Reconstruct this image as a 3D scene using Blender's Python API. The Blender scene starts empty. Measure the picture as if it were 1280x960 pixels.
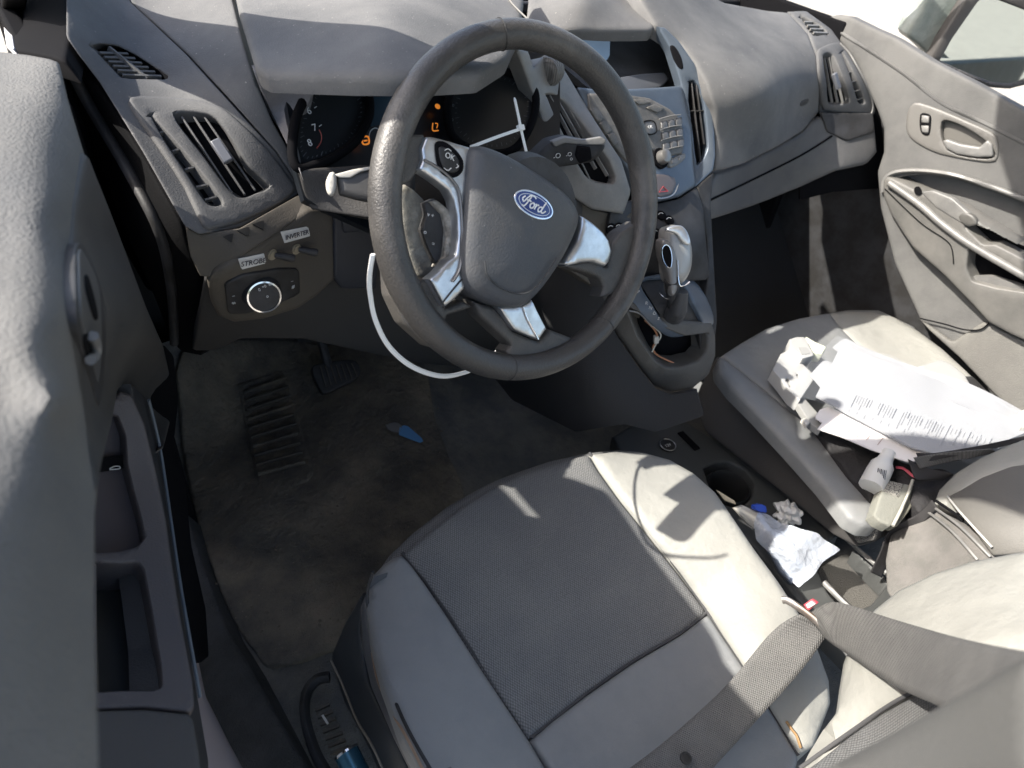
import bpy, bmesh, math, random
import numpy as np
from mathutils import Vector, Matrix
from mathutils.geometry import delaunay_2d_cdt
random.seed(7); rng = np.random.default_rng(7)
scene = bpy.context.scene
COL = scene.collection
# ------------------------------------------------------------------ camera
CP = np.array([-.8271, -.5112, 1.0884]); YAW, PITCH, ROLL, FPX = .7521, -.7172, .1830, 850.86
def cam_axes():
    f = np.array([math.sin(YAW)*math.cos(PITCH), math.cos(YAW)*math.cos(PITCH), math.sin(PITCH)])
    rt = np.array([math.cos(YAW), -math.sin(YAW), 0]); up = np.cross(rt, f)
    c, s = math.cos(ROLL), math.sin(ROLL)
    return np.array([c*rt+s*up, -s*rt+c*up, f])
AX = cam_axes()
cam = bpy.data.objects.new('camera', bpy.data.cameras.new('camera')); COL.objects.link(cam)
cam.matrix_world = Matrix([[AX[0][i], AX[1][i], -AX[2][i], CP[i]] for i in range(3)] + [[0, 0, 0, 1]])
cam.data.sensor_width = 36; cam.data.lens = 36*FPX/1280; cam.data.clip_start = .02; cam.data.clip_end = 3000
cam.data.dof.use_dof = True; cam.data.dof.focus_distance = .85; cam.data.dof.aperture_fstop = 7.0
scene.camera = cam
scene.render.resolution_x = 1024; scene.render.resolution_y = 768
# ------------------------------------------------------------------ light
SUN_EL, SUN_AZ = math.radians(43), math.radians(-61)      # azimuth from +Y, clockwise: sun stands to the left and slightly ahead
w = bpy.data.worlds.new('World'); scene.world = w; w.use_nodes = True
wn = w.node_tree; bg = wn.nodes['Background']; sky = wn.nodes.new('ShaderNodeTexSky')
sky.sky_type = 'NISHITA'; sky.sun_disc = False; sky.dust_density = 3; sky.ozone_density = .7; sky.sun_elevation = SUN_EL; sky.sun_rotation = SUN_AZ
wn.links.new(sky.outputs[0], bg.inputs[0]); bg.inputs[1].default_value = .15
sd = np.array([math.sin(SUN_AZ)*math.cos(SUN_EL), math.cos(SUN_AZ)*math.cos(SUN_EL), math.sin(SUN_EL)])   # towards the sun
sl = bpy.data.lights.new('sun', 'SUN'); sl.energy = 4.0; sl.angle = math.radians(.6); sl.color = (1, .95, .87)
so = bpy.data.objects.new('sun', sl); COL.objects.link(so); so.rotation_euler = Vector(sd).to_track_quat('Z', 'Y').to_euler()
scene.view_settings.view_transform = 'Standard'; scene.view_settings.look = 'None'
scene.view_settings.exposure = 1.4; scene.view_settings.gamma = 1
scene.render.engine = 'CYCLES'; scene.cycles.max_bounces = 8; scene.cycles.diffuse_bounces = 5
# ------------------------------------------------------------------ unprojection of measured points into car space (x right, y forward, z up, metres)
def rays(P):
    P = np.atleast_2d(np.asarray(P, float)); q = np.c_[(P[:, 0]-640)/FPX, -(P[:, 1]-480)/FPX, np.ones(len(P))]
    return q @ AX
def tval(px, py, k):
    a, v = k[0], float(k[1:]); d = rays([px, py])[0]
    if a == 'd': return v
    i = 'xyz'.index(a); return (v-CP[i])/d[i]
class Surf:
    """smooth sheet through anchor points (thin plate over inverse depth)"""
    def __init__(s, anchors):
        s.a = np.array([(p[0], p[1]) for p in anchors], float)/500
        t = np.array([p[2] if isinstance(p[2], float) else tval(p[0], p[1], p[2]) for p in anchors]); n = len(t)
        for p, tt in zip(anchors, t):
            if tt <= 0: print('BAD ANCHOR', p, tt)
        K = s.k(s.a, s.a) + np.eye(n)*1e-6; Q = np.c_[np.ones(n), s.a]
        A = np.block([[K, Q], [Q.T, np.zeros((3, 3))]]); s.w = np.linalg.lstsq(A, np.r_[1/t, 0, 0, 0], rcond=None)[0]
    def k(s, A, B):
        r2 = ((A[:, None]-B[None])**2).sum(-1); return np.where(r2 > 0, .5*r2*np.log(r2+1e-12), 0)
    def depth(s, P):
        P = np.atleast_2d(np.asarray(P, float))/500
        return 1/(np.c_[s.k(P, s.a), np.ones(len(P)), P] @ s.w)
    def base(s, P): return CP + s.depth(P)[:, None]*rays(P)
    def nrm(s, P):
        P = np.atleast_2d(np.asarray(P, float)); a = s.base(P+[2, 0])-s.base(P-[2, 0]); b = s.base(P+[0, 2])-s.base(P-[0, 2])
        n = np.cross(a, b); n /= np.linalg.norm(n, axis=1)[:, None]; v = CP-s.base(P)
        return n*np.sign((n*v).sum(1))[:, None]
    def pts(s, P, off=0):
        return s.base(P)+off*s.nrm(P) if np.any(off) else s.base(P)
    def p(s, x, y, off=0): return s.pts([[x, y]], off)[0]
    def off(s, o):
        r = Surf.__new__(Surf); r.__dict__ = dict(s.__dict__)
        r.depth = lambda P, s=s, o=o: s.depth(P)-o/np.maximum(np.abs((s.nrm(P)*rays(P)).sum(1)), .3)
        return r
class Plane(Surf):
    def __init__(s, p0, n): s.p0 = np.array(p0, float); s.n = np.array(n, float)/np.linalg.norm(n)
    def depth(s, P): return ((s.p0-CP) @ s.n)/(rays(P) @ s.n)
    def off(s, o):
        m = s.n*np.sign((CP-s.p0) @ s.n); return Plane(s.p0+o*m, s.n)
def crom(pts, n=4, closed=True):
    P = np.array(pts, float); N = len(P); out = []
    for i in range(N if closed else N-1):
        if closed: a, b, c, d = P[i-1], P[i], P[(i+1) % N], P[(i+2) % N]
        else: a, b, c, d = P[max(i-1, 0)], P[i], P[i+1], P[min(i+2, N-1)]
        for j in range(n):
            t = j/n; out.append(.5*((2*b)+(c-a)*t+(2*a-5*b+4*c-d)*t*t+(3*b-a-3*c+d)*t**3))
    if not closed: out.append(P[-1])
    return np.array(out)
def resample(P, step, closed=True):
    Q = np.vstack([P, P[:1]]) if closed else P
    L = np.r_[0, np.cumsum(np.linalg.norm(np.diff(Q, axis=0), axis=1))]; n = max(int(L[-1]/step), 4)
    s = np.linspace(0, L[-1], n+1)[:-1] if closed else np.linspace(0, L[-1], n+1)
    return np.stack([np.interp(s, L, Q[:, i]) for i in range(Q.shape[1])], 1)
def inside(P, poly):
    x, y = P[:, 0], P[:, 1]; c = np.zeros(len(P), bool); n = len(poly)
    for i in range(n):
        x1, y1 = poly[i-1]; x2, y2 = poly[i]
        if y1 != y2: c ^= ((y1 > y) != (y2 > y)) & (x < (x2-x1)*(y-y1)/(y2-y1)+x1)
    return c
def pdist(P, poly):
    a = np.asarray(poly); b = np.roll(a, -1, 0); d = np.full(len(P), 1e9)
    for i in range(len(a)):
        ab = b[i]-a[i]; t = np.clip(((P-a[i]) @ ab)/(ab @ ab+1e-9), 0, 1); d = np.minimum(d, np.linalg.norm(P-a[i]-t[:, None]*ab, axis=1))
    return d
# ------------------------------------------------------------------ objects
def link(name, me, mat, parent=None):
    o = bpy.data.objects.new(name, me); COL.objects.link(o)
    if mat: me.materials.append(mat)
    if parent:
        o.parent = parent; r = parent
        if parent.type == 'EMPTY': o.location = -parent.location
    return o
def tag(o, label=None, cat=None, group=None, kind=None):
    for k, v in (('label', label), ('category', cat), ('group', group), ('kind', kind)):
        if v: o[k] = v
    return o
def thing(name, loc, label, cat, group=None):
    o = bpy.data.objects.new(name, None); COL.objects.link(o); o.location = loc; o.empty_display_size = .05
    return tag(o, label, cat, group)
def finish(me, angle=40):
    me.shade_smooth() if hasattr(me, 'shade_smooth') else None
    me.set_sharp_from_angle(angle=math.radians(angle)); return me
def panel(name, outline, surf, mat, parent=None, r=3, R=None, thick=.01, holes=(), step=9, sm=3, bulge=0, ang=40, down=None, off=0, disp=None, hr=None):
    """a sheet of real thickness: traced outline laid on a surface in car space, rounded rim, walls going back"""
    O = np.array(outline, float)
    if sm > 1: O = crom(O, sm)
    es = min(step*.6, 6); O = resample(O, es)
    H = [resample(crom(h, sm) if sm > 1 else np.array(h, float), es) for h in holes]
    hr = r if hr is None else hr
    lo, hi = O.min(0), O.max(0)
    gx, gy = np.meshgrid(np.arange(lo[0], hi[0], step), np.arange(lo[1], hi[1], step*.87)); gx[::2] += step/2
    G = np.c_[gx.ravel(), gy.ravel()]
    rings = []
    for L, rr, sgn in [(O, r, 1)]+[(h, hr, -1) for h in H]:
        if rr <= 0: continue
        tn = np.roll(L, -1, 0)-np.roll(L, 1, 0); nn = np.c_[-tn[:, 1], tn[:, 0]]; nn /= np.linalg.norm(nn, axis=1)[:, None]+1e-9
        for f in (.12, .4, 1.0):
            for s_ in (1, -1): rings.append(L+nn*rr*f*s_)
    def dist(P):
        dO = pdist(P, O)/max(r, 1e-6) if r > 0 else np.full(len(P), 9.)
        for h in H:
            if hr > 0: dO = np.minimum(dO, pdist(P, h)/hr)
        return dO
    def ok(P, m):
        k = inside(P, O)
        for h in H: k &= ~inside(P, h)
        P = P[k]; d = pdist(P, O)
        for h in H: d = np.minimum(d, pdist(P, h))
        return P[d > m]
    I = ok(G, max(r*1.15, step*.35))
    if rings: I = np.vstack([I]+[ok(q, min(r, hr if hr > 0 else r)*f*.8) for q, f in zip(rings, [.12, .12, .4, .4, 1, 1]*9)])
    V = np.vstack([O]+H+[I]); E = []; s0 = 0
    for L in [O]+H:
        n = len(L); E += [(s0+i, s0+(i+1) % n) for i in range(n)]; s0 += n
    vo, eo, fo, ov, oe, of = delaunay_2d_cdt([Vector(v) for v in V], E, [], 0, 1e-4)
    P2 = np.array([tuple(v) for v in vo]); F = np.array([f for f in fo if len(f) == 3])
    cen = P2[F].mean(1); k = inside(cen, O)
    for h in H: k &= ~inside(cen, h)
    F = F[k]
    d = np.clip(dist(P2), 0, 1)
    mid = surf.depth([O.mean(0)])[0]; RR = (r/FPX*mid*.8 if R is None else R)
    N = surf.nrm(P2); h3 = -RR*(1-np.sqrt(np.clip(1-(1-d)**2, 0, 1)))
    if bulge:
        D = pdist(P2, O); h3 = h3+bulge*(1-(1-np.clip(D/max(D.max(), 1), 0, 1))**2)
    if disp is not None: h3 = h3+disp(P2)
    B = surf.base(P2); X = B+(h3+off)[:, None]*N
    # boundary edges -> walls
    cnt = {}
    for f in F:
        for a, b in ((f[0], f[1]), (f[1], f[2]), (f[2], f[0])): cnt.setdefault((min(a, b), max(a, b)), []).append((a, b))
    be = [v[0] for v in cnt.values() if len(v) == 1]
    # orient faces to the camera
    a, b, c = X[F[0][0]], X[F[0][1]], X[F[0][2]]
    flip = np.cross(b-a, c-a) @ (CP-a) < 0
    faces = [tuple(int(i) for i in (f[::-1] if flip else f)) for f in F]
    bi = sorted({i for e in be for i in e}); mp = {}
    Xl = list(X)
    dn = -N if down is None else np.tile(np.array(down, float)/np.linalg.norm(down), (len(X), 1))
    for i in bi: mp[i] = len(Xl); Xl.append(X[i]+dn[i]*thick)
    for a, b in be:
        q = (int(b), int(a), mp[a], mp[b]); faces.append(q[::-1] if flip else q)
    me = bpy.data.meshes.new(name); me.from_pydata([tuple(v) for v in Xl], [], faces); me.update(); finish(me, ang)
    return link(name, me, mat, parent)
class MB:
    def __init__(s): s.v = []; s.f = []
    def add(s, v, f): n = len(s.v); s.v += [tuple(map(float, q)) for q in v]; s.f += [tuple(i+n for i in g) for g in f]; return s
    def box(s, c, e1, e2, n, a, b, h, taper=1):
        c, e1, e2, n = map(np.array, (c, e1, e2, n)); V = []
        for z, k in ((-.5, 1), (.5, taper)):
            for x, y in ((-1, -1), (1, -1), (1, 1), (-1, 1)): V.append(c+e1*a*x*.5*k+e2*b*y*.5*k+n*h*z)
        return s.add(V, [(3, 2, 1, 0), (4, 5, 6, 7), (0, 1, 5, 4), (1, 2, 6, 5), (2, 3, 7, 6), (3, 0, 4, 7)])
    def prism(s, poly, d):
        P = [np.array(p, float) for p in poly]; n = len(P); d = np.array(d, float)
        return s.add(P+[p+d for p in P], [tuple(range(n))[::-1], tuple(range(n, 2*n))]+[(i, (i+1) % n, n+(i+1) % n, n+i) for i in range(n)])
    def tube(s, pts, r, n=8, closed=False, flat=1, up=None, cap=True):
        P = np.array(pts, float); N = len(P); r = np.full(N, r) if np.isscalar(r) else np.array(r)
        T = np.gradient(P, axis=0) if not closed else np.roll(P, -1, 0)-np.roll(P, 1, 0); T /= np.linalg.norm(T, axis=1)[:, None]+1e-12
        u = np.array(up, float) if up is not None else (np.array([0, 0, 1.]) if abs(T[0][2]) < .9 else np.array([1., 0, 0])); V = []
        for i in range(N):
            if up is not None and np.ndim(up) == 2: u = up[i]
            a = u-T[i]*(u @ T[i]); a /= np.linalg.norm(a)+1e-12; b = np.cross(T[i], a)
            if up is None: u = a
            for j in range(n):
                t = 2*math.pi*j/n; V.append(P[i]+r[i]*(math.cos(t)*a*flat+math.sin(t)*b))
        F = []
        for i in range(N if closed else N-1):
            k = (i+1) % N
            for j in range(n): F.append((i*n+j, i*n+(j+1) % n, k*n+(j+1) % n, k*n+j))
        if not closed and cap: F += [tuple(range(n))[::-1], tuple(range((N-1)*n, N*n))]
        return s.add(V, F)
    def lathe(s, c, ax, prof, n=28, e=None):
        ax = np.array(ax, float)/np.linalg.norm(ax); a = np.array(e, float) if e is not None else np.cross(ax, [.3, .5, .81]); a = a-ax*(a @ ax); a /= np.linalg.norm(a); b = np.cross(ax, a); V = []; F = []
        for (r, h) in prof:
            for j in range(n): t = 2*math.pi*j/n; V.append(np.array(c)+ax*h+r*(math.cos(t)*a+math.sin(t)*b))
        for i in range(len(prof)-1):
            for j in range(n): F.append((i*n+j, i*n+(j+1) % n, (i+1)*n+(j+1) % n, (i+1)*n+j))
        F += [tuple(range(n))[::-1], tuple(range((len(prof)-1)*n, len(prof)*n))]
        return s.add(V, F)
    def grid(s, A):
        A = np.array(A); m, n = A.shape[:2]
        return s.add(A.reshape(-1, 3), [(i*n+j, i*n+j+1, (i+1)*n+j+1, (i+1)*n+j) for i in range(m-1) for j in range(n-1)])
    def build(s, name, mat, parent=None, bevel=0, ang=40, solid=0, sub=0):
        me = bpy.data.meshes.new(name); me.from_pydata(s.v, [], s.f); me.update()
        bm = bmesh.new(); bm.from_mesh(me); bmesh.ops.recalc_face_normals(bm, faces=bm.faces); bm.to_mesh(me); bm.free()
        finish(me, ang); o = link(name, me, mat, parent)
        if solid: m = o.modifiers.new('s', 'SOLIDIFY'); m.thickness = solid; m.offset = 0
        if bevel: m = o.modifiers.new('b', 'BEVEL'); m.width = bevel; m.segments = 2; m.limit_method = 'ANGLE'; m.angle_limit = .6
        if sub: m = o.modifiers.new('u', 'SUBSURF'); m.levels = m.render_levels = sub
        return o
def fr(surf, a, b, off=0):
    """frame on a surface: origin at a, e1 towards b, n out, e2 across"""
    o = surf.p(*a, off); q = surf.p(*b, off); n = surf.nrm([a])[0]; e = q-o; L = np.linalg.norm(e); e = e-n*(e @ n); e /= np.linalg.norm(e)
    return o, e, np.cross(n, e), n, L
def bar(mb, surf, a, b, w, h, off=0):
    """straight bar on a surface from pixel a to pixel b"""
    o, e1, e2, n, L = fr(surf, a, b, off); q = surf.p(*b, off); c = (o+q)/2; e = (q-o)/np.linalg.norm(q-o); e2 = np.cross(n, e)
    return mb.box(c, e, e2, np.cross(e, e2), np.linalg.norm(q-o), w, h)
def cord(pts, surf, r, name, mat, parent=None, off=0, closed=False, n=6, k=5, flat=1):
    P = crom(pts, k, closed); X = surf.pts(P, off) if surf else P
    return MB().tube(X, r, n, closed, flat, up=(surf.nrm(P) if surf and flat != 1 else None)).build(name, mat, parent, ang=60)
def text(s, a, b, surf, size, mat, parent, name='lettering', off=.0008, depth=.0003, shear=0, font_scale=1):
    """flat letters starting at pixel a and running towards pixel b on a surface; size in metres"""
    o, e1, e2, n, L = fr(surf, a, b, off)
    cu = bpy.data.curves.new('t', 'FONT'); cu.body = s; cu.size = size; cu.extrude = depth; cu.shear = shear; cu.align_x = 'CENTER'; cu.align_y = 'CENTER'
    t = bpy.data.objects.new('t', cu); COL.objects.link(t); bpy.context.view_layer.update()
    me = bpy.data.meshes.new_from_object(t.evaluated_get(bpy.context.evaluated_depsgraph_get())); bpy.data.objects.remove(t)
    m = Matrix([[e1[i], e2[i], n[i], o[i]] for i in range(3)]+[[0, 0, 0, 1]]); me.transform(m)
    me.materials.clear(); return link(name, me, mat, parent)
# ------------------------------------------------------------------ materials
MAT = {}
def mat(name, col, rough=.6, metal=0, bump=None, col2=None, nscale=8, namt=(.4, .6), spec=.5, cells=None, emit=0, alpha=1, trans=0, coat=0, speck=None, wave=None):
    m = bpy.data.materials.new(name); m.use_nodes = True; nt = m.node_tree; N = nt.nodes; Lk = nt.links; b = N['Principled BSDF']; MAT[name] = m
    tc = N.new('ShaderNodeTexCoord'); b.inputs['Roughness'].default_value = rough; b.inputs['Metallic'].default_value = metal
    b.inputs['Specular IOR Level'].default_value = spec; b.inputs['Alpha'].default_value = alpha; b.inputs['Transmission Weight'].default_value = trans; b.inputs['Coat Weight'].default_value = coat
    c1 = (*col, 1); b.inputs['Base Color'].default_value = c1; src = None
    if col2:
        nz = N.new('ShaderNodeTexNoise'); nz.inputs['Scale'].default_value = nscale; nz.inputs['Detail'].default_value = 8; nz.inputs['Roughness'].default_value = .65
        Lk.new(tc.outputs['Object'], nz.inputs['Vector'])
        rp = N.new('ShaderNodeValToRGB'); rp.color_ramp.elements[0].position, rp.color_ramp.elements[1].position = namt
        rp.color_ramp.elements[0].color = c1; rp.color_ramp.elements[1].color = (*col2, 1); Lk.new(nz.outputs['Fac'], rp.inputs[0]); src = rp.outputs[0]
    if speck:     # (colour, scale, threshold): grains of dirt or lint
        nz = N.new('ShaderNodeTexNoise'); nz.inputs['Scale'].default_value = speck[1]; nz.inputs['Detail'].default_value = 3; Lk.new(tc.outputs['Object'], nz.inputs['Vector'])
        rp = N.new('ShaderNodeValToRGB'); rp.color_ramp.elements[0].position = speck[2]; rp.color_ramp.elements[1].position = speck[2]+.06; Lk.new(nz.outputs['Fac'], rp.inputs[0])
        mx = N.new('ShaderNodeMixRGB'); mx.inputs[1].default_value = c1; mx.inputs[2].default_value = (*speck[0], 1); Lk.new(rp.outputs[0], mx.inputs[0])
        if src: Lk.new(src, mx.inputs[1])
        src = mx.outputs[0]
    hs = []
    if bump:      # (scale, distance)
        for sc, ds in bump:
            nz = N.new('ShaderNodeTexNoise'); nz.inputs['Scale'].default_value = sc; nz.inputs['Detail'].default_value = 4; Lk.new(tc.outputs['Object'], nz.inputs['Vector']); hs.append((nz.outputs['Fac'], ds))
    if cells:     # (scale, distance, randomness, dark factor)
        vo = N.new('ShaderNodeTexVoronoi'); vo.inputs['Scale'].default_value = cells[0]; vo.inputs['Randomness'].default_value = cells[2]
        mp = N.new('ShaderNodeMapping'); mp.inputs['Rotation'].default_value = (0, 0, .785); mp.inputs['Scale'].default_value = (1.2, .8, 0) if len(cells) < 5 else (1.2, 0, .8)
        if len(cells) > 4: mp.inputs['Rotation'].default_value = (0, 0, 0)
        mp.vector_type = 'POINT'; Lk.new(tc.outputs['Object'], mp.inputs['Vector']); Lk.new(mp.outputs[0], vo.inputs['Vector']); hs.append((vo.outputs['Distance'], cells[1]))
        if len(cells) > 3:
            rp = N.new('ShaderNodeValToRGB'); rp.color_ramp.elements[0].position = .25; rp.color_ramp.elements[1].position = .6; k = cells[3]
            rp.color_ramp.elements[0].color = (1, 1, 1, 1); rp.color_ramp.elements[1].color = (k, k, k, 1); Lk.new(vo.outputs['Distance'], rp.inputs[0])
            mx = N.new('ShaderNodeMixRGB'); mx.blend_type = 'MULTIPLY'; mx.inputs[0].default_value = 1; mx.inputs[1].default_value = c1; Lk.new(rp.outputs[0], mx.inputs[2])
            if src: Lk.new(src, mx.inputs[1])
            src = mx.outputs[0]
    if wave:      # (scale, distance, direction)
        wv = N.new('ShaderNodeTexWave'); wv.inputs['Scale'].default_value = wave[0]; wv.bands_direction = wave[2]; wv.inputs['Distortion'].default_value = .3; Lk.new(tc.outputs['Object'], wv.inputs['Vector']); hs.append((wv.outputs['Fac'], wave[1]))
    prev = None
    for h, ds in hs:
        bp = N.new('ShaderNodeBump'); bp.inputs['Strength'].default_value = 1; bp.inputs['Distance'].default_value = ds; Lk.new(h, bp.inputs['Height'])
        if prev: Lk.new(prev, bp.inputs['Normal'])
        prev = bp.outputs[0]
    if prev: Lk.new(prev, b.inputs['Normal'])
    if src: Lk.new(src, b.inputs['Base Color'])
    if emit: b.inputs['Emission Color'].default_value = c1; b.inputs['Emission Strength'].default_value = emit
    return m
GR = [(520, .0005)]
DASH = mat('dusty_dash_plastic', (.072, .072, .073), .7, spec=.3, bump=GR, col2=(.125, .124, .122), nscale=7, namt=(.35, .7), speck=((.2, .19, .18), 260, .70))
PADM = mat('dusty_dash_top', (.07, .071, .073), .75, spec=.3, bump=GR, col2=(.158, .155, .15), nscale=5, namt=(.3, .7), speck=((.25, .24, .22), 260, .69))
DARK = mat('dark_plastic', (.024, .023, .022), .55, spec=.35, bump=[(500, .0003)], col2=(.04, .04, .042), nscale=20)
BLACK = mat('deep_black_plastic', (.007, .007, .008), .85, spec=.04)
GLOSS = mat('gloss_black_lens', (.016, .018, .02), .3)
BROWN = mat('grimy_brown_plastic', (.075, .067, .057), .65, spec=.3, bump=GR, col2=(.085, .075, .06), nscale=9)
TRIM = mat('blue_silver_trim', (.08, .10, .125), .38, metal=.25, bump=[(60, .0003)], col2=(.10, .122, .15), nscale=10)
LTRIM = mat('dusty_silver_trim', (.16, .158, .152), .5, metal=.2, bump=[(300, .0003)], col2=(.2, .195, .185), nscale=25)
RIMM = mat('worn_wheel_leather', (.044, .042, .04), .42, bump=[(420, .0007), (160, .0002)], col2=(.10, .094, .087), nscale=9, namt=(.45, .66))
BAG = mat('airbag_plastic', (.065, .07, .078), .5, bump=[(400, .0005)], col2=(.08, .08, .08), spec=.3, nscale=12, speck=((.2, .2, .2), 160, .72))
CHR = mat('satin_silver', (.62, .64, .66), .3, metal=.85, bump=[(40, .0004)], col2=(.45, .46, .47), nscale=30)
CHRM = mat('bright_chrome', (.8, .8, .8), .12, metal=1)
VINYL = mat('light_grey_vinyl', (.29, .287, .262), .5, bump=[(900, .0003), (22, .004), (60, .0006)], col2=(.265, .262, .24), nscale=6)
VIND = mat('shaded_grey_vinyl', (.178, .184, .186), .5, bump=[(900, .0003), (25, .003)], col2=(.21, .213, .21), nscale=7)  # darker copy of the seat vinyl, shade put into its colour
CLOTH = mat('dimpled_seat_cloth', (.155, .157, .158), .8, cells=(330, .0009, .15, .45), col2=(.18, .18, .176), nscale=10, speck=((.26, .26, .25), 170, .735))
CLOTHB = mat('dimpled_backrest_cloth', (.155, .157, .158), .8, cells=(330, .0009, .15, .45, 1), col2=(.13, .13, .128), nscale=10)
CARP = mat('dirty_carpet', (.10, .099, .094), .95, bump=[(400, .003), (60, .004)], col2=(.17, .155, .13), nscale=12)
MATM = mat('muddy_floor_mat', (.09, .082, .07), .92, bump=[(500, .003), (90, .006), (25, .008)], col2=(.26, .215, .155), nscale=6, namt=(.4, .68), speck=((.26, .22, .16), 220, .68))
BELT = mat('grey_belt_webbing', (.12, .118, .114), .7, bump=[(900, .0006)], col2=(.15, .147, .14), nscale=14, cells=(420, .0012, .1, .6))
BELTD = mat('dark_belt_webbing', (.035, .033, .034), .65, wave=(300, .0006, 'DIAGONAL'))
HEADL = mat('pale_headliner', (.5, .49, .46), .9)
STICK = mat('sticker_white', (.62, .62, .6), .6)
PAPER = mat('white_paper', (.31, .315, .325), .7, bump=[(12, .002)])
CREAM = mat('cream_plastic', (.5, .48, .43), .5)
WHITE = mat('white_plastic', (.36, .36, .35), .35)
INK = mat('dark_ink', (.04, .04, .05), .7); GREYINK = mat('grey_ink', (.35, .36, .38), .7); WINK = mat('white_ink', (.6, .6, .58), .6)
ORNG = mat('lit_orange_lamp', (.8, .25, .03), .5, emit=.22); SCRB = mat('pale_blue_screen', (.13, .19, .27), .18, emit=.25, col2=(.17, .23, .31), nscale=6); SCRT = mat('lit_screen_text', (.45, .6, .75), .5, emit=.3)
CLUST = mat('cluster_face', (.009, .011, .014), .3); RED = mat('red_plastic', (.5, .06, .08), .5); BLUE = mat('blue_plastic', (.02, .07, .45), .4); PBLUE = mat('blue_paper', (.12, .3, .55), .7)
NAVY = mat('navy_badge', (.012, .03, .16), .2, coat=.6)
FILM = mat('clear_plastic_film', (.8, .85, .92), .12, trans=.5, alpha=.12, bump=[(35, .006), (90, .003)], spec=.8)
METAL = mat('worn_steel', (.3, .28, .26), .4, metal=.7, col2=(.16, .13, .11), nscale=40)
PAINT = mat('white_body_paint', (.72, .72, .74), .3, coat=.5)
# ================================================================== SURFACES (measured anchors)
S_pod = Surf([(85, 50, 'y.33'), (165, 77, 'z.798'), (255, 190, 'z.745'), (250, 280, 'z.705'), (375, 235, 'z.70'), (302, 144, 'z.775'), (160, 0, 'y.50'), (290, 0, 'y.42'), (318, 88, 'z.815')])
S_hood = Surf([(320, 88, 'z.845'), (440, 92, 'z.865'), (560, 92, 'z.872'), (650, 30, 'z.872'), (640, -20, 'z.875'), (440, -20, 'z.885'), (296, -20, 'z.86'), (480, 40, 'z.885')])
S_under = Surf([(232, 285, 'z.702'), (375, 243, 'z.697'), (262, 345, 'y.15'), (385, 262, 'y.18'), (300, 300, 'y.145')])
S_knee = Surf([(262, 345, 'y.145'), (385, 262, 'y.17'), (470, 262, 'y.17'), (330, 400, 'y.17'), (450, 400, 'y.21'), (250, 430, 'y.25'), (520, 440, 'y.24'), (640, 400, 'y.2')])
S_clus = Surf([(380, 150, 'y.215'), (370, 205, 'y.18'), (450, 110, 'y.245'), (540, 120, 'y.265'), (660, 110, 'y.235'), (640, 200, 'y.17'), (480, 200, 'y.19')])
S_stack = Plane([0, .18, .712], [0, -.70, .72])
S_ctop = Surf([(656, 37, 'x-.12'), (820, 35, 'x.11'), (740, 36, 'z.823'), (660, -20, 'z.85'), (800, -20, 'z.85'), (730, 0, 'z.853')])
S_scr = Surf([(690, 38, 'y.34'), (763, 38, 'y.37'), (763, 76, 'y.345'), (705, 72, 'y.32'), (835, 45, 'y.38'), (835, 75, 'y.33')])
S_pd = Surf([(820, 0, 'x.15'), (850, 50, 'x.15'), (893, 170, 'x.165'), (890, 215, 'x.15'), (960, 5, 'y.48'), (1012, 30, 'x.66'), (1060, 105, 'x.64'), (1035, 190, 'x.6'), (900, 60, 'z.795'), (960, 120, 'z.745'), (1000, 140, 'y.235'), (880, 245, 'x.14')])
S_glove = Surf([(890, 235, 'x.155'), (1008, 165, 'x.55'), (885, 280, 'x.15'), (1045, 212, 'x.6'), (960, 240, 'y.20'), (1070, 250, 'x.66')])
S_foot = Plane([.4, .45, .45], [0, -.7, .7])
S_cons = Surf([(870, 410, 'x.03'), (790, 385, 'x-.085'), (895, 400, 'x.09'), (840, 490, 'x.01'), (825, 290, 'x0'), (880, 290, 'x.09'), (770, 270, 'x-.09'), (760, 400, 'x-.1')])
S_tun = Surf([(835, 550, 'z.15'), (780, 540, 'z.14'), (920, 600, 'z.15'), (1040, 700, 'z.17'), (1110, 770, 'z.18'), (880, 530, 'z.145'), (1000, 660, 'z.155')])
S_floor = Surf([(330, 830, 'z.08'), (560, 600, 'z.08'), (300, 650, 'z.085'), (230, 450, 'y.60'), (460, 440, 'y.55'), (340, 500, 'y.54'), (600, 500, 'y.35'), (470, 560, 'z.08'), (420, 900, 'z.08'), (250, 560, 'y.48')])
S_seat = Surf([(505, 690, 'z.303'), (735, 567, 'z.303'), (660, 920, 'z.262'), (885, 765, 'z.262'), (620, 760, 'z.285'), (740, 700, 'z.285'), (800, 566, 'z.30'), (905, 640, 'z.315'), (1000, 780, 'z.30'), (950, 800, 'z.29'), (455, 740, 'z.292'), (500, 860, 'z.30'), (560, 960, 'z.29'), (800, 960, 'z.25'), (640, 592, 'z.292'), (1000, 930, 'z.25'), (860, 600, 'z.31')])
S_pseat = Surf([(902, 442, 'z.303'), (1038, 390, 'z.303'), (1098, 622, 'z.29'), (1240, 500, 'z.33'), (1060, 500, 'z.285'), (950, 490, 'z.30'), (1130, 400, 'z.31'), (1160, 560, 'z.27'), (1000, 400, 'z.302')])
S_dtop = Surf([(0, 60, 'y.235'), (75, 72, 'x-.752'), (0, 500, 'z.866'), (0, 300, 'z.866'), (70, 400, 'z.866'), (70, 250, 'z.862'), (45, 500, 'z.868'), (76, 500, 'z.862'), (60, 600, 'z.866'), (92, 230, 'z.846'), (98, 330, 'z.835'), (150, 300, 'z.73'), (125, 510, 'z.70'), (140, 470, 'z.66'), (122, 650, 'z.82'), (126, 900, 'z.84'), (0, 960, 'z.868'), (60, 750, 'z.868'), (195, 430, 'z.6')])
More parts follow.
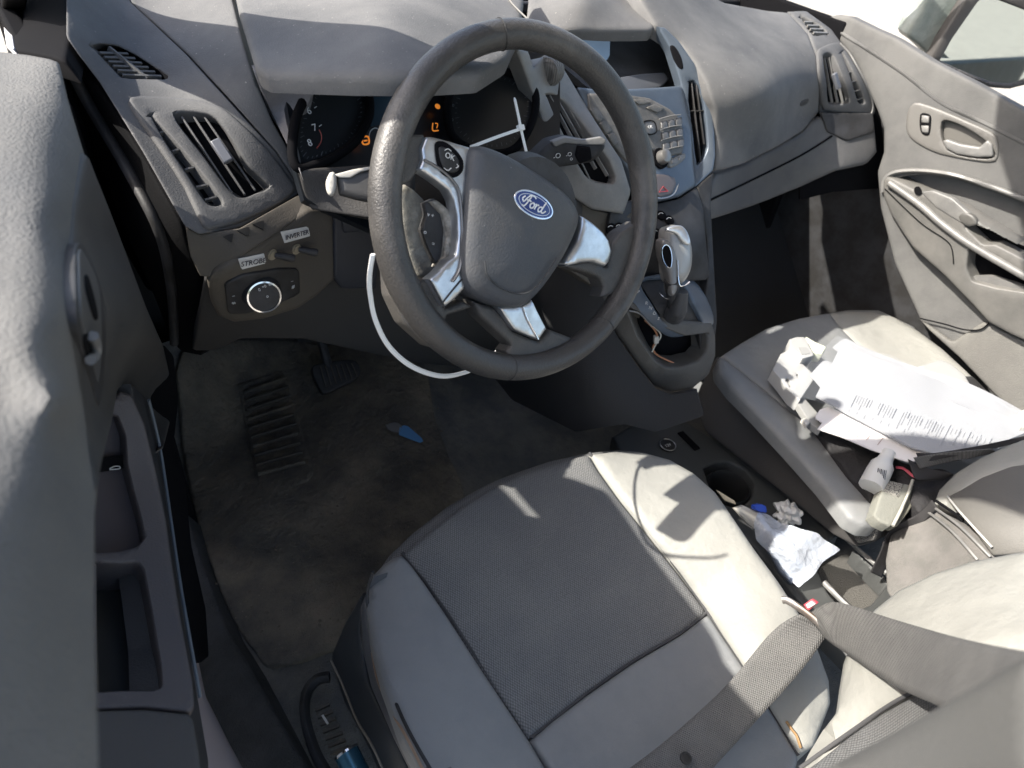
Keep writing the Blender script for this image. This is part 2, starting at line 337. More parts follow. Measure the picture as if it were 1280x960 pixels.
S_darm = Surf([(150, 490, 'z.60'), (130, 650, 'z.53'), (215, 700, 'z.50'), (240, 880, 'z.49'), (130, 880, 'z.51'), (175, 580, 'z.545')])
S_dlow = Surf([(170, 510, 'z.57'), (208, 700, 'z.49'), (236, 900, 'z.48'), (190, 490, 'z.53'), (226, 700, 'z.42'), (262, 900, 'z.38'), (262, 985, 'z.36')])
S_pdoor = Surf([(1055, 15, 'x.75'), (1280, 138, 'x.75'), (1165, 80, 'x.755'), (1190, 170, 'x.742'), (1085, 160, 'x.735'), (1100, 215, 'x.725'), (1250, 230, 'x.745'), (1110, 300, 'x.72'), (1230, 400, 'x.72'), (1280, 330, 'x.74'), (1200, 480, 'x.70')])
S_parm = Surf([(1104, 218, 'x.715'), (1170, 260, 'x.69'), (1280, 345, 'x.68'), (1110, 260, 'x.71'), (1180, 340, 'x.685'), (1240, 390, 'x.69'), (1280, 440, 'x.69')])
# ================================================================== GROUND AND SKY SIDE
def ground():
    m = mat('pale_gravel', (.4, .37, .315), .95, bump=[(30, .02)], col2=(.33, .3, .26), nscale=4, speck=((.12, .11, .1), 22, .62))
    mb = MB(); mb.add([(-150, -150, -.45), (150, -150, -.45), (150, 150, -.45), (-150, 150, -.45)], [(0, 1, 2, 3)])
    tag(mb.build('ground', m), 'bright sandy gravel ground outside the car', kind='structure')
    V = MB()
    for k in range(60):
        x = -60+k*2.2; r_ = random.uniform(1.2, 2.4); V.lathe((x, -45+random.uniform(-2, 2), -.5), (0, 0, 1), [(r_*.7, 0), (r_, r_*.6), (r_*.8, r_*1.3), (r_*.3, r_*1.8)], 9)
    tag(V.build('mirror_stand_in_row', mat('stand_in_row_green', (.04, .06, .03), .9)), 'far dark row added as content for the passenger door mirror', kind='stuff')  # made-up row, stands in for parked cars in the mirror
ground()
# ================================================================== CAR SHELL : roof, pillars, floor
shell = thing('car_body_shell', (0, 0, 0), 'dark roof pillars and white sill that enclose the car cabin', 'car body')
def quadsheet(name, P, m, th, parent, bev=.004):
    P = [np.array(p, float) for p in P]; n = np.cross(P[1]-P[0], P[2]-P[0]); n /= np.linalg.norm(n)
    MB().prism([p-n*th/2 for p in P], n*th).build(name, m, parent, bevel=bev)
def shell_parts():
    def sheet(name, P, th, m=DARK):
        P = [np.array(p, float) for p in P]; n = np.cross(P[1]-P[0], P[2]-P[0]); n /= np.linalg.norm(n); MB().prism([p-n*th/2 for p in P], n*th).build(name, m, shell, bevel=.002)
    sheet('roof_panel', [(-.64, -.08, 1.38), (-.5, .0, 1.385), (-.2, .18, 1.39), (0, .25, 1.39), (.1, .31, 1.39), (.22, .31, 1.39), (.5, .2, 1.385), (.72, .08, 1.36), (.72, -1.6, 1.38), (-.64, -1.6, 1.38)], .02, HEADL)  # unseen roof, front edge shaped to let sun onto the lit parts
    lo = [(.62, .78), (.44, .86), (.37, .92), (.28, .99), (.19, 1.05), (.17, 1.09), (.14, 1.25), (.13, 1.35), (.05, 1.39), (-.1, 1.42), (-1.5, 1.45)]
    up = [(-1.5, 1.58), (-.1, 1.58), (.16, 1.60), (.23, 1.45), (.25, 1.30), (.28, 1.20), (.36, 1.12), (.46, 1.02), (.62, .88)]
    def lean(y, z): k = .12*max(0, z-.95)/.55; return (-.755+k, y-.578*k, z-1.155*k)
    L_, U2 = [lean(*q) for q in lo], [lean(*q) for q in up]
    MB().prism(L_+U2, (.025, 0, 0)).build('windscreen_pillar', BLACK, shell, bevel=.003)  # left pillar, mostly unseen; outline shaped to throw the cabin's shade edges
    MB().tube([(.745, .62, .80), (.74, .42, .98), (.74, .2, 1.16), (.73, 0, 1.29)], [.02, .022, .022, .022], 8).build('windscreen_pillar', DARK, shell)
    MB().tube([(.73, .0, 1.29), (.74, -.6, 1.31), (.74, -1.6, 1.31)], .03, 8).build('roof_rail', DARK, shell)
    PF = Surf([(10, 30, 'y.60'), (80, 30, 'y.42'), (76, 70, 'y.30'), (16, 56, 'y.45'), (40, -20, 'y.62')])
    panel('pillar_foot', [(4, -30), (80, -30), (83, 20), (86, 46), (80, 76), (60, 70), (40, 66), (17, 62)], PF, BLACK, shell, r=4, thick=.02, step=10, sm=1)
    panel('white_wing_edge', [(1, -30), (5, -30), (9, 0), (17, 60), (8, 60), (2, 20), (0, 0)], PF.off(.002), PAINT, shell, r=1.5, thick=.02, step=7, sm=1)
    MB().prism([(-.70, .42, .46), (-.70, .61, .46), (-.70, .61, .72), (-.70, .42, .70)], (1.42, 0, 0)).build('dash_sun_blocker', BLACK, shell, bevel=.01)  # box added inside the hollow dash to block stray sun
    # scuttle below the windscreen, closing the dash to the front
    quadsheet('scuttle_panel', [(-.78, .62, .78), (.80, .62, .76), (.80, 1.1, .72), (-.78, 1.1, .72)], DARK, .02, shell)
    quadsheet('bulkhead', [(-.76, .82, -.05), (.78, .82, -.05), (.78, .64, .785), (-.76, .64, .785)], mat('dark_bulkhead_felt', (.018, .018, .019), .95), .02, shell)
    quadsheet('cabin_floor', [(-.72, .80, .03), (.74, .80, .03), (.74, -1.5, .03), (-.72, -1.5, .03)], CARP, .03, shell)
    quadsheet('cowl_side', [(-.74, .80, -.05), (-.74, .30, -.05), (-.745, .26, .45), (-.75, .30, .78), (-.75, .66, .80)], BLACK, .02, shell)
    quadsheet('cowl_side', [(.74, .80, 0), (.74, .30, 0), (.755, .34, .80), (.755, .66, .80)], BLACK, .02, shell)
    panel('sill_panel', [(215, 850), (236, 930), (255, 990), (330, 985), (300, 930), (262, 860), (250, 815)], Plane([-.76, -.05, .07], [.3, 0, 1]), mat('pale_sill_paint', (.42, .36, .34), .5), shell, r=2, step=8)
shell_parts()
# ================================================================== FLOOR MAT AND PEDALS
def floor_things():
    foot = panel('carpet', [(150, 470), (215, 425), (330, 395), (450, 400), (640, 400), (760, 440), (800, 530), (770, 600), (620, 700), (500, 1000), (300, 1000), (250, 830), (205, 640)], S_floor.off(-.012), CARP, None, r=0, step=14, thick=.03)
    tag(foot, 'dark grey carpet of the driver footwell around the muddy mat', kind='structure')
    m = thing('floor_mat', (-.45, .3, .08), 'muddy brown rubber backed mat in the driver footwell with ribbed foot rest patch', 'floor mat')
    def bumps(P): return .004*np.sin(P[:, 0]/33+1)*np.cos(P[:, 1]/41)+.002*np.sin(P[:, 0]/11)*np.sin(P[:, 1]/13)
    panel('mat_sheet', [(228, 440), (300, 425), (400, 428), (520, 450), (545, 520), (562, 570), (582, 625), (560, 680), (470, 760), (440, 800), (345, 832), (318, 812), (290, 770), (262, 700), (240, 620), (226, 520)], S_floor, MATM, m, r=5, R=.004, thick=.008, step=10, disp=bumps)
    # foot rest patch: recessed ribbed rectangle
    fp = panel('foot_rest_patch', [(298, 480), (352, 462), (372, 520), (392, 590), (384, 600), (340, 622), (326, 614), (312, 560)], S_floor.off(.004), MATM, m, r=4, R=.004, thick=.006, step=8, sm=1)
    for i in range(10):
        f = i/9; a = (303+20*f, 492+106*f); b = (358+24*f, 474+108*f); mb = MB(); bar(mb, S_floor, a, b, .006, .007, .010); mb.build('rib', BROWN if i % 3 else MATM, m, bevel=.002)
    mb = MB()
    for i in range(150):
        x, y = random.uniform(270, 560), random.uniform(470, 800); s = random.uniform(.0012, .0035); p = S_floor.p(x, y, .006)
        mb.lathe(p, (random.random(), random.random(), 1), [(s*.6, 0), (s, s*.5), (s*.4, s)], 5)
    tag(mb.build('grit', mat('tan_grit', (.14, .115, .085), .95)), 'tan grit and crumbs of dry mud scattered on the floor mat', kind='stuff')
    # brake pedal
    t = thing('brake_pedal', (-.40, .45, .16), 'black ribbed brake pedal hanging above the muddy mat', 'pedal')
    panel('pedal_pad', [(390, 460), (405, 453), (440, 449), (450, 458), (448, 472), (430, 482), (408, 492), (400, 486)], Plane([-.40, .45, .165], [0, -.6, .8]), DARK, t, r=2.5, thick=.012, step=6)
    for i in range(7):
        x = 400+i*6.5; mb = MB(); bar(mb, Plane([-.40, .45, .165], [0, -.6, .8]), (x, 458-i*.6), (x+7, 484-i*2.2), .0025, .003, .002); mb.build('pad_rib', BROWN, t)
    MB().tube([(-.41, .47, .17), (-.41, .55, .30), (-.42, .58, .45)], .009, 8).build('pedal_arm', DARK, t)
    # scrap of blue paper
    sp = S_floor.off(.008)
    t = thing('paper_scrap', S_floor.p(505, 540), 'torn scrap of blue and grey paper on the floor mat', 'paper')
    panel('blue_part', [(500, 533), (508, 531), (530, 550), (527, 554), (498, 543)], sp, PBLUE, t, r=0, thick=.001, sm=1)
    panel('grey_part', [(482, 531), (495, 527), (504, 533), (499, 541), (486, 538)], sp, mat('grey_card', (.2, .19, .18), .8), t, r=0, thick=.001, sm=1)
floor_things()
# ================================================================== DASHBOARD
dash = thing('dashboard', (0, .2, .6), 'wide dusty grey dashboard with vents gauges and radio behind the steering wheel', 'dashboard')
def louvre_vent(parent, surf, hole, vanes, depth=.02, vane_w=.006, tab=None, mat_v=None, teeth=()):
    """dark pocket behind a hole with thin vanes across it"""
    pk = panel('vent_pocket', hole, surf.off(-depth), BLACK, parent, r=0, step=14, thick=.004, sm=2)
    for a, b in vanes:
        mb = MB(); bar(mb, surf, a, b, .0022, vane_w, -.006); mb.build('vane', mat_v or DASH, pk, bevel=.0007)
    for a, b in teeth:
        mb = MB(); bar(mb, surf, a, b, .0018, .006, -.005); mb.build('vane', mat_v or DASH, pk)
    if tab:
        mb = MB(); bar(mb, surf, tab[0], tab[1], .011, .008, .001); mb.build('slider_tab', mat('slider_tab_plastic', (.12, .125, .14), .35), pk, bevel=.0015)
    return pk
def dash_driver():
    dv = [(113, 57), (125, 54), (147, 56), (168, 66), (212, 95), (208, 99), (160, 98), (150, 96)]
    po = panel('side_pod', [(84, -30), (84, 45), (100, 68), (126, 102), (180, 190), (232, 282), (250, 292), (300, 284), (372, 243), (376, 236), (345, 190), (302, 144), (232, 67), (161, 0), (140, -30)], S_pod, DASH, dash, r=2, down=(.35, .9, -.4), thick=.03, step=10, sm=1, holes=[dv, [(214, 138), (235, 137), (254, 139), (271, 147), (295, 178), (315, 208), (340, 232), (320, 243), (302, 249), (283, 236), (250, 192), (225, 161)], [(187, 140), (202, 155), (234, 191), (281, 251), (274, 258), (257, 256), (233, 218), (206, 178)]], hr=1)
    g = panel('demister_grille', [(118, 58), (128, 56.5), (147, 58), (166, 68), (206, 96), (160, 96), (150, 93)], S_pod.off(-.012), BLACK, dash, r=0, thick=.004)
    for k in range(6):
        f = k/5; mb = MB(); bar(mb, S_pod, (127+28*f, 64+27*f), (160+40*f, 64+28*f), .0025, .006, -.005); mb.build('grille_bar', DASH, g)
    mb = MB(); bar(mb, S_pod, (138, 58), (184, 96), .004, .005, -.003); mb.build('grille_bar', DASH, g)
    panel('inner_pod', [(165, -30), (163, 0), (234, 66), (304, 143), (346, 189), (377, 235), (381, 228), (365, 195), (340, 150), (318, 100), (300, 40), (290, 0), (286, -30)], S_pod, PADM, dash, r=3, thick=.03, step=10, sm=1)
    hole = [(217, 141), (235, 139), (252, 141), (269, 148), (292, 178), (312, 208), (338, 232), (320, 241), (302, 247), (285, 235), (252, 191), (228, 161)]
    slot = [(188, 142), (200, 155), (232, 191), (279, 250), (274, 256), (259, 254), (235, 218), (208, 178)]
    fr_ = panel('vent_frame', [(162, 124), (175, 118), (235, 121), (269, 130), (289, 143), (336, 187), (366, 227), (370, 237), (350, 254), (302, 276), (270, 284), (255, 280), (232, 232), (201, 184), (175, 147)], S_pod.off(.005), DASH, dash, r=4, R=.004, thick=.014, step=8, sm=2, holes=[hole, slot], hr=2)
    louvre_vent(dash, S_pod.off(.003), [(212, 136), (272, 142), (345, 235), (300, 252), (250, 200)], [((226, 142), (293, 240)), ((240, 141), (309, 241)), ((254, 143), (322, 236))], tab=((268, 176), (286, 203)), teeth=[])
    louvre_vent(dash, S_pod.off(.003), [(184, 138), (206, 155), (284, 252), (274, 260), (255, 256)], [], teeth=[((199, 164), (207, 162)), ((216, 187), (226, 184)), ((232, 210), (243, 207)), ((246, 232), (260, 229)), ((257, 248), (272, 244))])
    panel('pod_underside', [(232, 284), (250, 293), (300, 285), (372, 244), (384, 240), (388, 262), (330, 302), (262, 347), (250, 345), (238, 320)], S_under, BROWN, dash, r=2, thick=.02, step=9, sm=1)
    cut = mat('shadowed_cutout', (.012, .011, .01), .8)
    for pts in ([(278, 296), (292, 291), (290, 304)], [(296, 288), (312, 283), (311, 296)], [(316, 280), (330, 275), (330, 287)]):
        panel('cutout', pts, S_under.off(.002), cut, dash, r=0, thick=.002, sm=1, step=6)
    panel('dash_end', [(72, 84), (92, 84), (120, 106), (174, 192), (228, 288), (250, 348), (254, 396), (262, 425), (250, 445), (226, 440), (212, 425), (196, 380), (160, 300), (120, 200), (88, 115)], Surf([(86, 50, 'y.34'), (126, 104, 'z.785'), (176, 192, 'z.735'), (232, 284, 'z.69'), (256, 400, 'z.50'), (150, 290, 'z.60'), (80, 80, 'z.79'), (225, 440, 'z.42'), (190, 370, 'z.50')]), mat('matt_end_panel', (.008, .008, .0085), .9, spec=.05, bump=GR), dash, r=3, thick=.02, step=12, sm=1)
    cord([(80, 66), (108, 125), (164, 220), (200, 292), (214, 360), (218, 430)], Surf([(86, 50, 'y.34'), (126, 104, 'z.79'), (176, 192, 'z.74'), (232, 284, 'z.695'), (256, 400, 'z.505'), (150, 290, 'z.61'), (80, 80, 'z.795'), (225, 440, 'z.425'), (190, 370, 'z.51')]), .006, 'door_seal', DARK, dash)
    # hood over the gauges
    panel('gauge_hood', [(288, -30), (296, 10), (318, 84), (330, 91), (440, 95), (540, 95), (600, 92), (636, 70), (652, 34), (656, 0), (655, -30)], S_hood, PADM, dash, r=7, thick=.012, step=11, sm=1, R=.008)
    seam = mat('light_scored_line', (.16, .155, .145), .8)
    cord([(625, -20), (640, 4), (664, 28)], S_hood.off(.002), .0012, 'hood_crease', seam, dash)
    # lit side wall left of the gauges and the brow below the hood
    side = Surf([(322, 92, 'z.825'), (430, 97, 'y.23'), (375, 200, 'y.175'), (345, 140, 'z.775'), (395, 110, 'y.215')])
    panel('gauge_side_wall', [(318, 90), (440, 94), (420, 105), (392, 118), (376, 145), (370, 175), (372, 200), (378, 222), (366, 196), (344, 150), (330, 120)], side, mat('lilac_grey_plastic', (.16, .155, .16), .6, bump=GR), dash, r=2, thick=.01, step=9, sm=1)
    # binnacle
    bn = panel('gauge_binnacle', [(352, 96), (700, 60), (700, 250), (640, 300), (470, 290), (380, 250), (366, 200), (362, 150)], S_clus.off(-.01), CLUST, dash, r=0, step=16, sm=1, thick=.01)
    ring = [(437, 96), (405, 103), (384, 120), (371, 145), (366, 172), (366, 197), (373, 210), (390, 208), (415, 198), (440, 181), (452, 165), (462, 140), (458, 112)]
    cord(ring, S_clus.off(.004), .0055, 'gauge_bezel', BLACK, bn, closed=True, n=10)
    ring2 = [(575, 92), (560, 130), (566, 170), (600, 190), (640, 188), (662, 160), (670, 130), (664, 106), (640, 92), (610, 86)]
    cord(ring2, S_clus.off(.004), .0055, 'gauge_bezel', BLACK, bn, closed=True, n=10)
    panel('gauge_face', ring, S_clus.off(-.004), GLOSS, bn, r=0, step=12, thick=.002)
    panel('gauge_face', ring2, S_clus.off(-.004), GLOSS, bn, r=0, step=12, thick=.002)
    sc = S_clus.off(.001)
    panel('message_screen', [(444, 96), (520, 93), (520, 150), (462, 158), (456, 120)], S_clus.off(-.002), mat('dark_message_screen', (.012, .03, .045), .2), bn, r=0, step=12, thick=.002, sm=1)
    for s, x, y in (('6', 386, 139), ('7', 393, 160), ('8', 387, 179)): text(s, (x, y), (x+20, y-3), sc, .011, WINK, bn, 'numeral')
    for a, b in (((393, 135), (396, 133)), ((399, 158), (402, 156))): mb = MB(); bar(mb, sc, a, b, .0008, .0004); mb.build('tick', WINK, bn)
    tk = mat('dim_dial_ticks', (.09, .10, .11), .6)
    for R_, cx, cy, rx, ry in ((ring, 416, 150, .80, .80), (ring2, 617, 138, .84, .84)):
        P_ = resample(crom(R_, 4), 7.5)
        for k, q_ in enumerate(P_):
            d0 = np.array([cx, cy])+(q_-[cx, cy])*rx; d1 = np.array([cx, cy])+(q_-[cx, cy])*(rx-.09 if k % 4 == 0 else rx-.045); mb = MB(); bar(mb, sc, d0, d1, .0007, .0003); mb.build('dial_tick', tk, bn)
    cord([(399, 162), (402, 170), (401, 178), (396, 185)], sc, .0006, 'red_zone', mat('dull_red', (.25, .05, .04), .6), bn)
    text('00118.6', (466, 103), (486, 102), sc, .0085, SCRT, bn, 'screen_text'); text('- - -', (466, 115), (486, 114), sc, .008, mat('dim_screen_text', (.15, .2, .25), .5, emit=.2), bn, 'screen_text')
    cord([(478, 166), (470, 160), (463, 164), (461, 173)], sc, .0007, 'dial_arc', WINK, bn); cord([(449, 160), (453, 167)], sc, .0007, 'tick', WINK, bn)
    cord([(453, 172), (460, 171), (461, 179), (454, 180)], sc, .0011, 'warning_lamp', ORNG, bn, closed=True); cord([(455, 176), (459, 175.5)], sc, .001, 'warning_lamp', ORNG, bn)
    mb = MB(); mb.lathe(sc.p(547, 133), sc.nrm([(547, 133)])[0], [(.0037, -.0005), (.0037, .0004)], 14); mb.build('warning_lamp', ORNG, bn)
    cord([(541, 154), (541, 163), (548, 163)], sc, .0009, 'warning_lamp', ORNG, bn); cord([(544, 154), (547, 155), (546, 160)], sc, .0007, 'warning_lamp', ORNG, bn)
    for s, x, y in (('120', 564, 132), ('140', 563, 150)): text(s, (x, y), (x+20, y+1), sc, .0055, mat('dim_numerals', (.14, .16, .18), .6), bn, 'numeral')
    # column shroud
    S_shr = Surf([(380, 222, 'y.165'), (470, 200, 'y.16'), (470, 262, 'y.12'), (385, 262, 'y.16'), (600, 300, 'y.07'), (700, 300, 'y.12'), (700, 200, 'y.16')])
    panel('column_shroud', [(374, 212), (400, 210), (450, 206), (560, 206), (670, 195), (720, 250), (800, 270), (800, 340), (700, 330), (600, 350), (480, 275), (388, 262), (380, 240)], S_shr, mat('shroud_plastic', (.04, .038, .037), .6, bump=GR), dash, r=3, thick=.02, step=12, sm=1)
    # knee panel with light switch
    kn = panel('knee_panel', [(256, 350), (262, 344), (330, 300), (387, 261), (480, 262), (500, 300), (640, 350), (760, 360), (770, 420), (700, 470), (520, 455), (450, 440), (380, 425), (300, 425), (270, 440), (240, 440)], S_knee.off(-.012), mat('dark_knee_plastic', (.03, .029, .028), .7, bump=GR), dash, r=4, thick=.02, step=13, sm=1)
    panel('switch_panel', [(258, 352), (266, 344), (330, 302), (387, 264), (418, 263), (421, 300), (421, 350), (400, 370), (375, 388), (330, 402), (292, 406), (272, 398), (262, 378)], S_knee, BROWN, dash, r=7, thick=.012, step=9, sm=1, R=.006)
    kb = mat('fuse_panel_plastic', (.025, .028, .036), .5)
    panel('fuse_cover', [(418, 272), (422, 268), (470, 264), (474, 330), (470, 362), (428, 362), (420, 350)], S_knee.off(.004), kb, dash, r=4, thick=.01, step=9, sm=1)
    panel('fuse_catch', [(428, 276), (452, 270), (455, 290), (430, 292)], S_knee.off(.008), kb, dash, r=2, thick=.004, step=7, sm=1)
    SK = S_knee.off(.003)
    sw = panel('light_switch_plate', [(281, 358), (284, 354), (305, 344), (350, 336), (372, 336), (375, 340), (376, 366), (372, 370), (345, 383), (310, 393), (288, 394), (284, 390)], SK, DARK, dash, r=2.5, thick=.006, step=6, sm=1)
    c = SK.p(327, 366); n = SK.nrm([(331, 369)])[0]; tc_ = (CP-c)/np.linalg.norm(CP-c); n = n*.45+tc_*.55; n /= np.linalg.norm(n)
    MB().lathe(c, n, [(.0225, -.002), (.021, .008), (.0185, .013), (.0165, .013)], 40).build('light_switch_knob', DARK, sw)
    MB().lathe(c+n*.013, n, [(.0185, -.001), (.0188, .0015), (.0170, .0018), (.0165, 0)], 40).build('chrome_ring', CHRM, sw)
    MB().lathe(c+n*.0135, n, [(.0167, -.001), (.0165, .0004)], 40).build('knob_face', DARK, sw)
    q = Plane(c+n*.0145, n)
    for s, x, y, z in (('0', 324, 362, .005), ('=0', 330, 358, .0045), ('80', 338, 355, .0045), ('o', 334, 370, .005)): text(s, (x, y), (x+20, y-7), q, z, WINK, sw, 'marking')
    for s, x, y, z in (('#', 292, 378, .007), ('_', 291, 368, .006), ('#', 366, 358, .007), ('_', 365, 349, .006)): text(s, (x, y), (x+20, y-6), SK, z, WINK, sw, 'marking')
dash_driver()
def switches():
    for k, (lab, x, y, bx, by, word, q) in enumerate((('small black toggle switch right of the STROBE sticker', 340, 318, 356, 317, 'STROBE', [(298, 324), (330, 317), (333, 329), (302, 337)]),
                                        ('small black toggle switch below the INVERTER sticker', 370, 311, 386, 310, 'INVERTER', [(351, 290), (385, 283), (388, 295), (356, 304)]))):
        c = S_knee.p(x, y); n = S_knee.nrm([(x, y)])[0]; tip = S_knee.p(bx, by, .016); a = (tip-c)/np.linalg.norm(tip-c)
        t = thing('toggle_switch', c, lab, 'switch', 'toggle switches on the lower dash')
        MB().lathe(c, n, [(.0065, 0), (.0065, .0015), (.005, .0017), (.005, .003), (.003, .003)], 20).build('collar_nut', mat('brass_nut', (.34, .31, .24), .4, metal=.7), t)
        MB().lathe(c+a*.003, a, [(.0028, 0), (.0042, .01), (.0046, .019), (.004, .0215)], 12).build('toggle', DARK, t)
        st = S_knee.off(.0012); t = panel('label_sticker', q, st, STICK, None, r=0, thick=.0008, sm=1, step=6)
        tag(t, f'white sticker reading {word} stuck on the lower dash', 'sticker', 'printed stickers on the lower dash')
        cx, cy = np.mean(q, 0); text(word, (cx, cy), (cx+34, cy-7.5), st, .0087 if k == 0 else .0079, INK, t, 'lettering', .0022)
switches()
def stack():
    cg = S_stack
    # centre top pad above the screen
    panel('centre_pad', [(659, -30), (660, 0), (657, 30), (662, 37), (700, 38), (760, 38), (815, 36), (821, 31), (800, 0), (784, -30)], S_ctop, PADM, dash, r=5, thick=.015, step=10, sm=1, R=.005)
    # recess and screen
    S_rec = Surf([(690, 38, 'y.345'), (763, 38, 'y.375'), (840, 50, 'y.36'), (838, 100, 'y.285'), (765, 104, 'y.27'), (700, 75, 'y.30')])
    panel('screen_recess', [(680, 36), (760, 34), (826, 30), (850, 75), (845, 105), (770, 112), (735, 110), (700, 80)], S_rec.off(-.006), DARK, dash, r=0, thick=.01, step=12, sm=1)
    sc = panel('display_screen', [(703, 37), (763, 37), (762, 70), (758, 76), (742, 70), (716, 60)], S_rec, SCRB, dash, r=0, thick=.003, step=10, sm=1)
    text('10:0 120', (752, 41), (775, 41), S_rec.off(.001), .009, SCRT, sc, 'screen_text')
    panel('screen_step', [(766, 104), (775, 96), (800, 92), (830, 90), (838, 98), (826, 109), (790, 117), (778, 113)], S_rec.off(.003), mat('step_plastic', (.08, .085, .095), .5), dash, r=2, thick=.01, step=8, sm=1)
    mb = MB(); bar(mb, S_rec.off(.006), (783, 116), (824, 112), .006, .004); mb.build('disc_slot', BLACK, dash)
    # left plate with knurled knob and vent
    lh = [(683, 117), (692, 117), (706, 126), (722, 145), (742, 172), (762, 200), (770, 222), (768, 230), (748, 229), (733, 222), (722, 205), (706, 170), (690, 135)]
    SL = Surf([(655, 62, 'y.235'), (700, 60, 'y.27'), (730, 180, 'x-.14'), (775, 235, 'x-.085'), (745, 120, 'y.235'), (690, 200, 'x-.18'), (720, 250, 'x-.15')])
    panel('left_trim_plate', [(646, 60), (662, 64), (668, 84), (680, 70), (698, 72), (712, 95), (745, 150), (778, 200), (790, 240), (780, 268), (740, 262), (706, 240), (690, 190), (676, 140), (664, 110)], SL, LTRIM, dash, r=4, thick=.02, step=9, sm=1, holes=[lh], hr=2, R=.003)
    louvre_vent(dash, SL, [(680, 113), (710, 123), (774, 205), (772, 234), (735, 228), (700, 165)], [((698, 120), (747, 212)), ((708, 125), (762, 220)), ((722, 192), (742, 232)), ((690, 118), (730, 200))], depth=.018, mat_v=LTRIM)
    c = SL.p(688, 88, .0); n = SL.nrm([(688, 88)])[0]; e = SL.p(690, 120)-SL.p(678, 70); e /= np.linalg.norm(e); ax = np.cross(n, e)
    kn = mat('knurled_grey_plastic', (.15, .145, .135), .5, cells=(300, .0014, 0, .35))
    MB().lathe(c-ax*.014-n*.002, ax, [(.012, 0), (.019, .004), (.021, .014), (.019, .024), (.012, .028)], 30).build('knurled_wheel', kn, dash)
    panel('left_lower_shroud', [(676, 210), (706, 238), (740, 262), (782, 270), (800, 262), (812, 300), (800, 400), (745, 360), (700, 330), (680, 270)], SL.off(-.012), BROWN, dash, r=2, thick=.02, step=12, sm=1)
    # radio bezel, right plate with vent
    rh = [(862, 101), (867, 100), (874, 108), (880, 130), (884, 160), (885, 185), (880, 198), (872, 207), (869, 190), (866, 160), (861, 125)]
    SR = Surf([(826, 30, 'x.115'), (850, 60, 'x.135'), (870, 75, 'x.155'), (872, 155, 'x.14'), (893, 170, 'x.165'), (890, 215, 'x.145'), (866, 232, 'x.10'), (840, 255, 'x.055'), (862, 200, 'x.115')])
    panel('right_trim_plate', [(822, 32), (832, 34), (850, 52), (868, 78), (882, 104), (893, 140), (895, 195), (892, 213), (872, 232), (862, 236), (864, 200), (860, 150), (850, 100), (838, 60)], SR, TRIM, dash, r=3, thick=.02, step=8, sm=1, holes=[rh], hr=1.5)
    louvre_vent(dash, SR, [(858, 98), (870, 97), (888, 150), (886, 195), (870, 210)], [((866, 102), (878, 205)), ((872, 104), (882, 180)), ((863, 138), (885, 138))], depth=.018, mat_v=DARK)
    panel('small_side_pocket', [(838, 57), (844, 58), (852, 72), (854, 86), (848, 84), (842, 72)], SR.off(.001), BLACK, dash, r=1, thick=.002, step=5)
    SB = Surf([(735, 118, 'y.232'), (862, 112, 'y.228'), (770, 190, 'x-.062'), (862, 200, 'x.10'), (820, 250, 'y.118'), (870, 232, 'x.105')])
    panel('radio_trim', [(724, 108), (760, 112), (830, 108), (854, 106), (866, 160), (868, 205), (872, 232), (850, 246), (818, 252), (808, 240), (790, 215), (765, 180), (740, 145)], SB, TRIM, dash, r=4, thick=.02, step=9, sm=1, R=.004)
    rm = mat('speckled_radio_plastic', (.085, .082, .075), .5, bump=GR, col2=(.13, .122, .11), nscale=60)
    pad = panel('radio_keypad', [(736, 116), (785, 118), (812, 122), (838, 136), (852, 150), (856, 178), (854, 192), (830, 196), (812, 186), (805, 200), (788, 205), (775, 190), (752, 160), (738, 136)], SB.off(.004), rm, dash, r=3, thick=.006, step=8, sm=1, R=.002)
    so_ = SB.off(.0045); s2 = SB.off(.0065)
    def cap(nm, q, s=s2, m=rm, th=.003, r=1.2): return panel(nm, q, s, m, pad, r=r, thick=th, step=6, sm=1)
    dk = mat('grey_key_cap', (.1, .1, .1), .4)
    for q in ([(790, 124), (806, 123), (815, 128), (800, 131)], [(770, 128), (788, 126), (797, 133), (782, 137)], [(818, 130), (832, 136), (822, 141), (808, 134)]): cap('key', q)
    for r_ in range(3):
        for c_ in range(3):
            x0 = 827+c_*9-r_*0.3+r_*1.6; y0 = 152+r_*13.5-c_*2.4+c_*.3; cap('key', [(x0, y0), (x0+7.6, y0-1.8), (x0+8.6, y0+7.8), (x0+.8, y0+9.8)], m=dk, r=1)
    for r_ in range(4):
        cord([(824+r_*1.3, 149+r_*13.4), (838+r_*1.2, 145+r_*13.2), (851+r_*.9, 143.5+r_*13)], s2, .0011, 'key_row_edge', LTRIM, pad)
    cap('square_key', [(804, 154), (808, 151), (815, 151), (819, 154), (821, 163), (818, 167), (811, 168), (806, 163)], SB.off(.008), dk, .004, 1.5)
    text('OK', (812.5, 159), (825, 158), SB.off(.009), .007, WINK, pad, 'marking')
    cord([(804, 154), (808, 151), (815, 151), (819, 154), (821, 163), (818, 167), (811, 168), (806, 163)], SB.off(.008), .0009, 'key_surround', BLACK, pad, closed=True)
    for q in ([(738, 136), (746, 134), (756, 148), (748, 152)], [(750, 153), (758, 150), (766, 163), (758, 167)], [(760, 168), (768, 165), (773, 178), (768, 182)]): cap('key', q)
    c = SB.p(823, 199, .004); n = SB.nrm([(823, 199)])[0]
    MB().lathe(c, n, [(.0165, -.002), (.016, .002), (.012, .002)], 30).build('dial_recess', BLACK, dash)
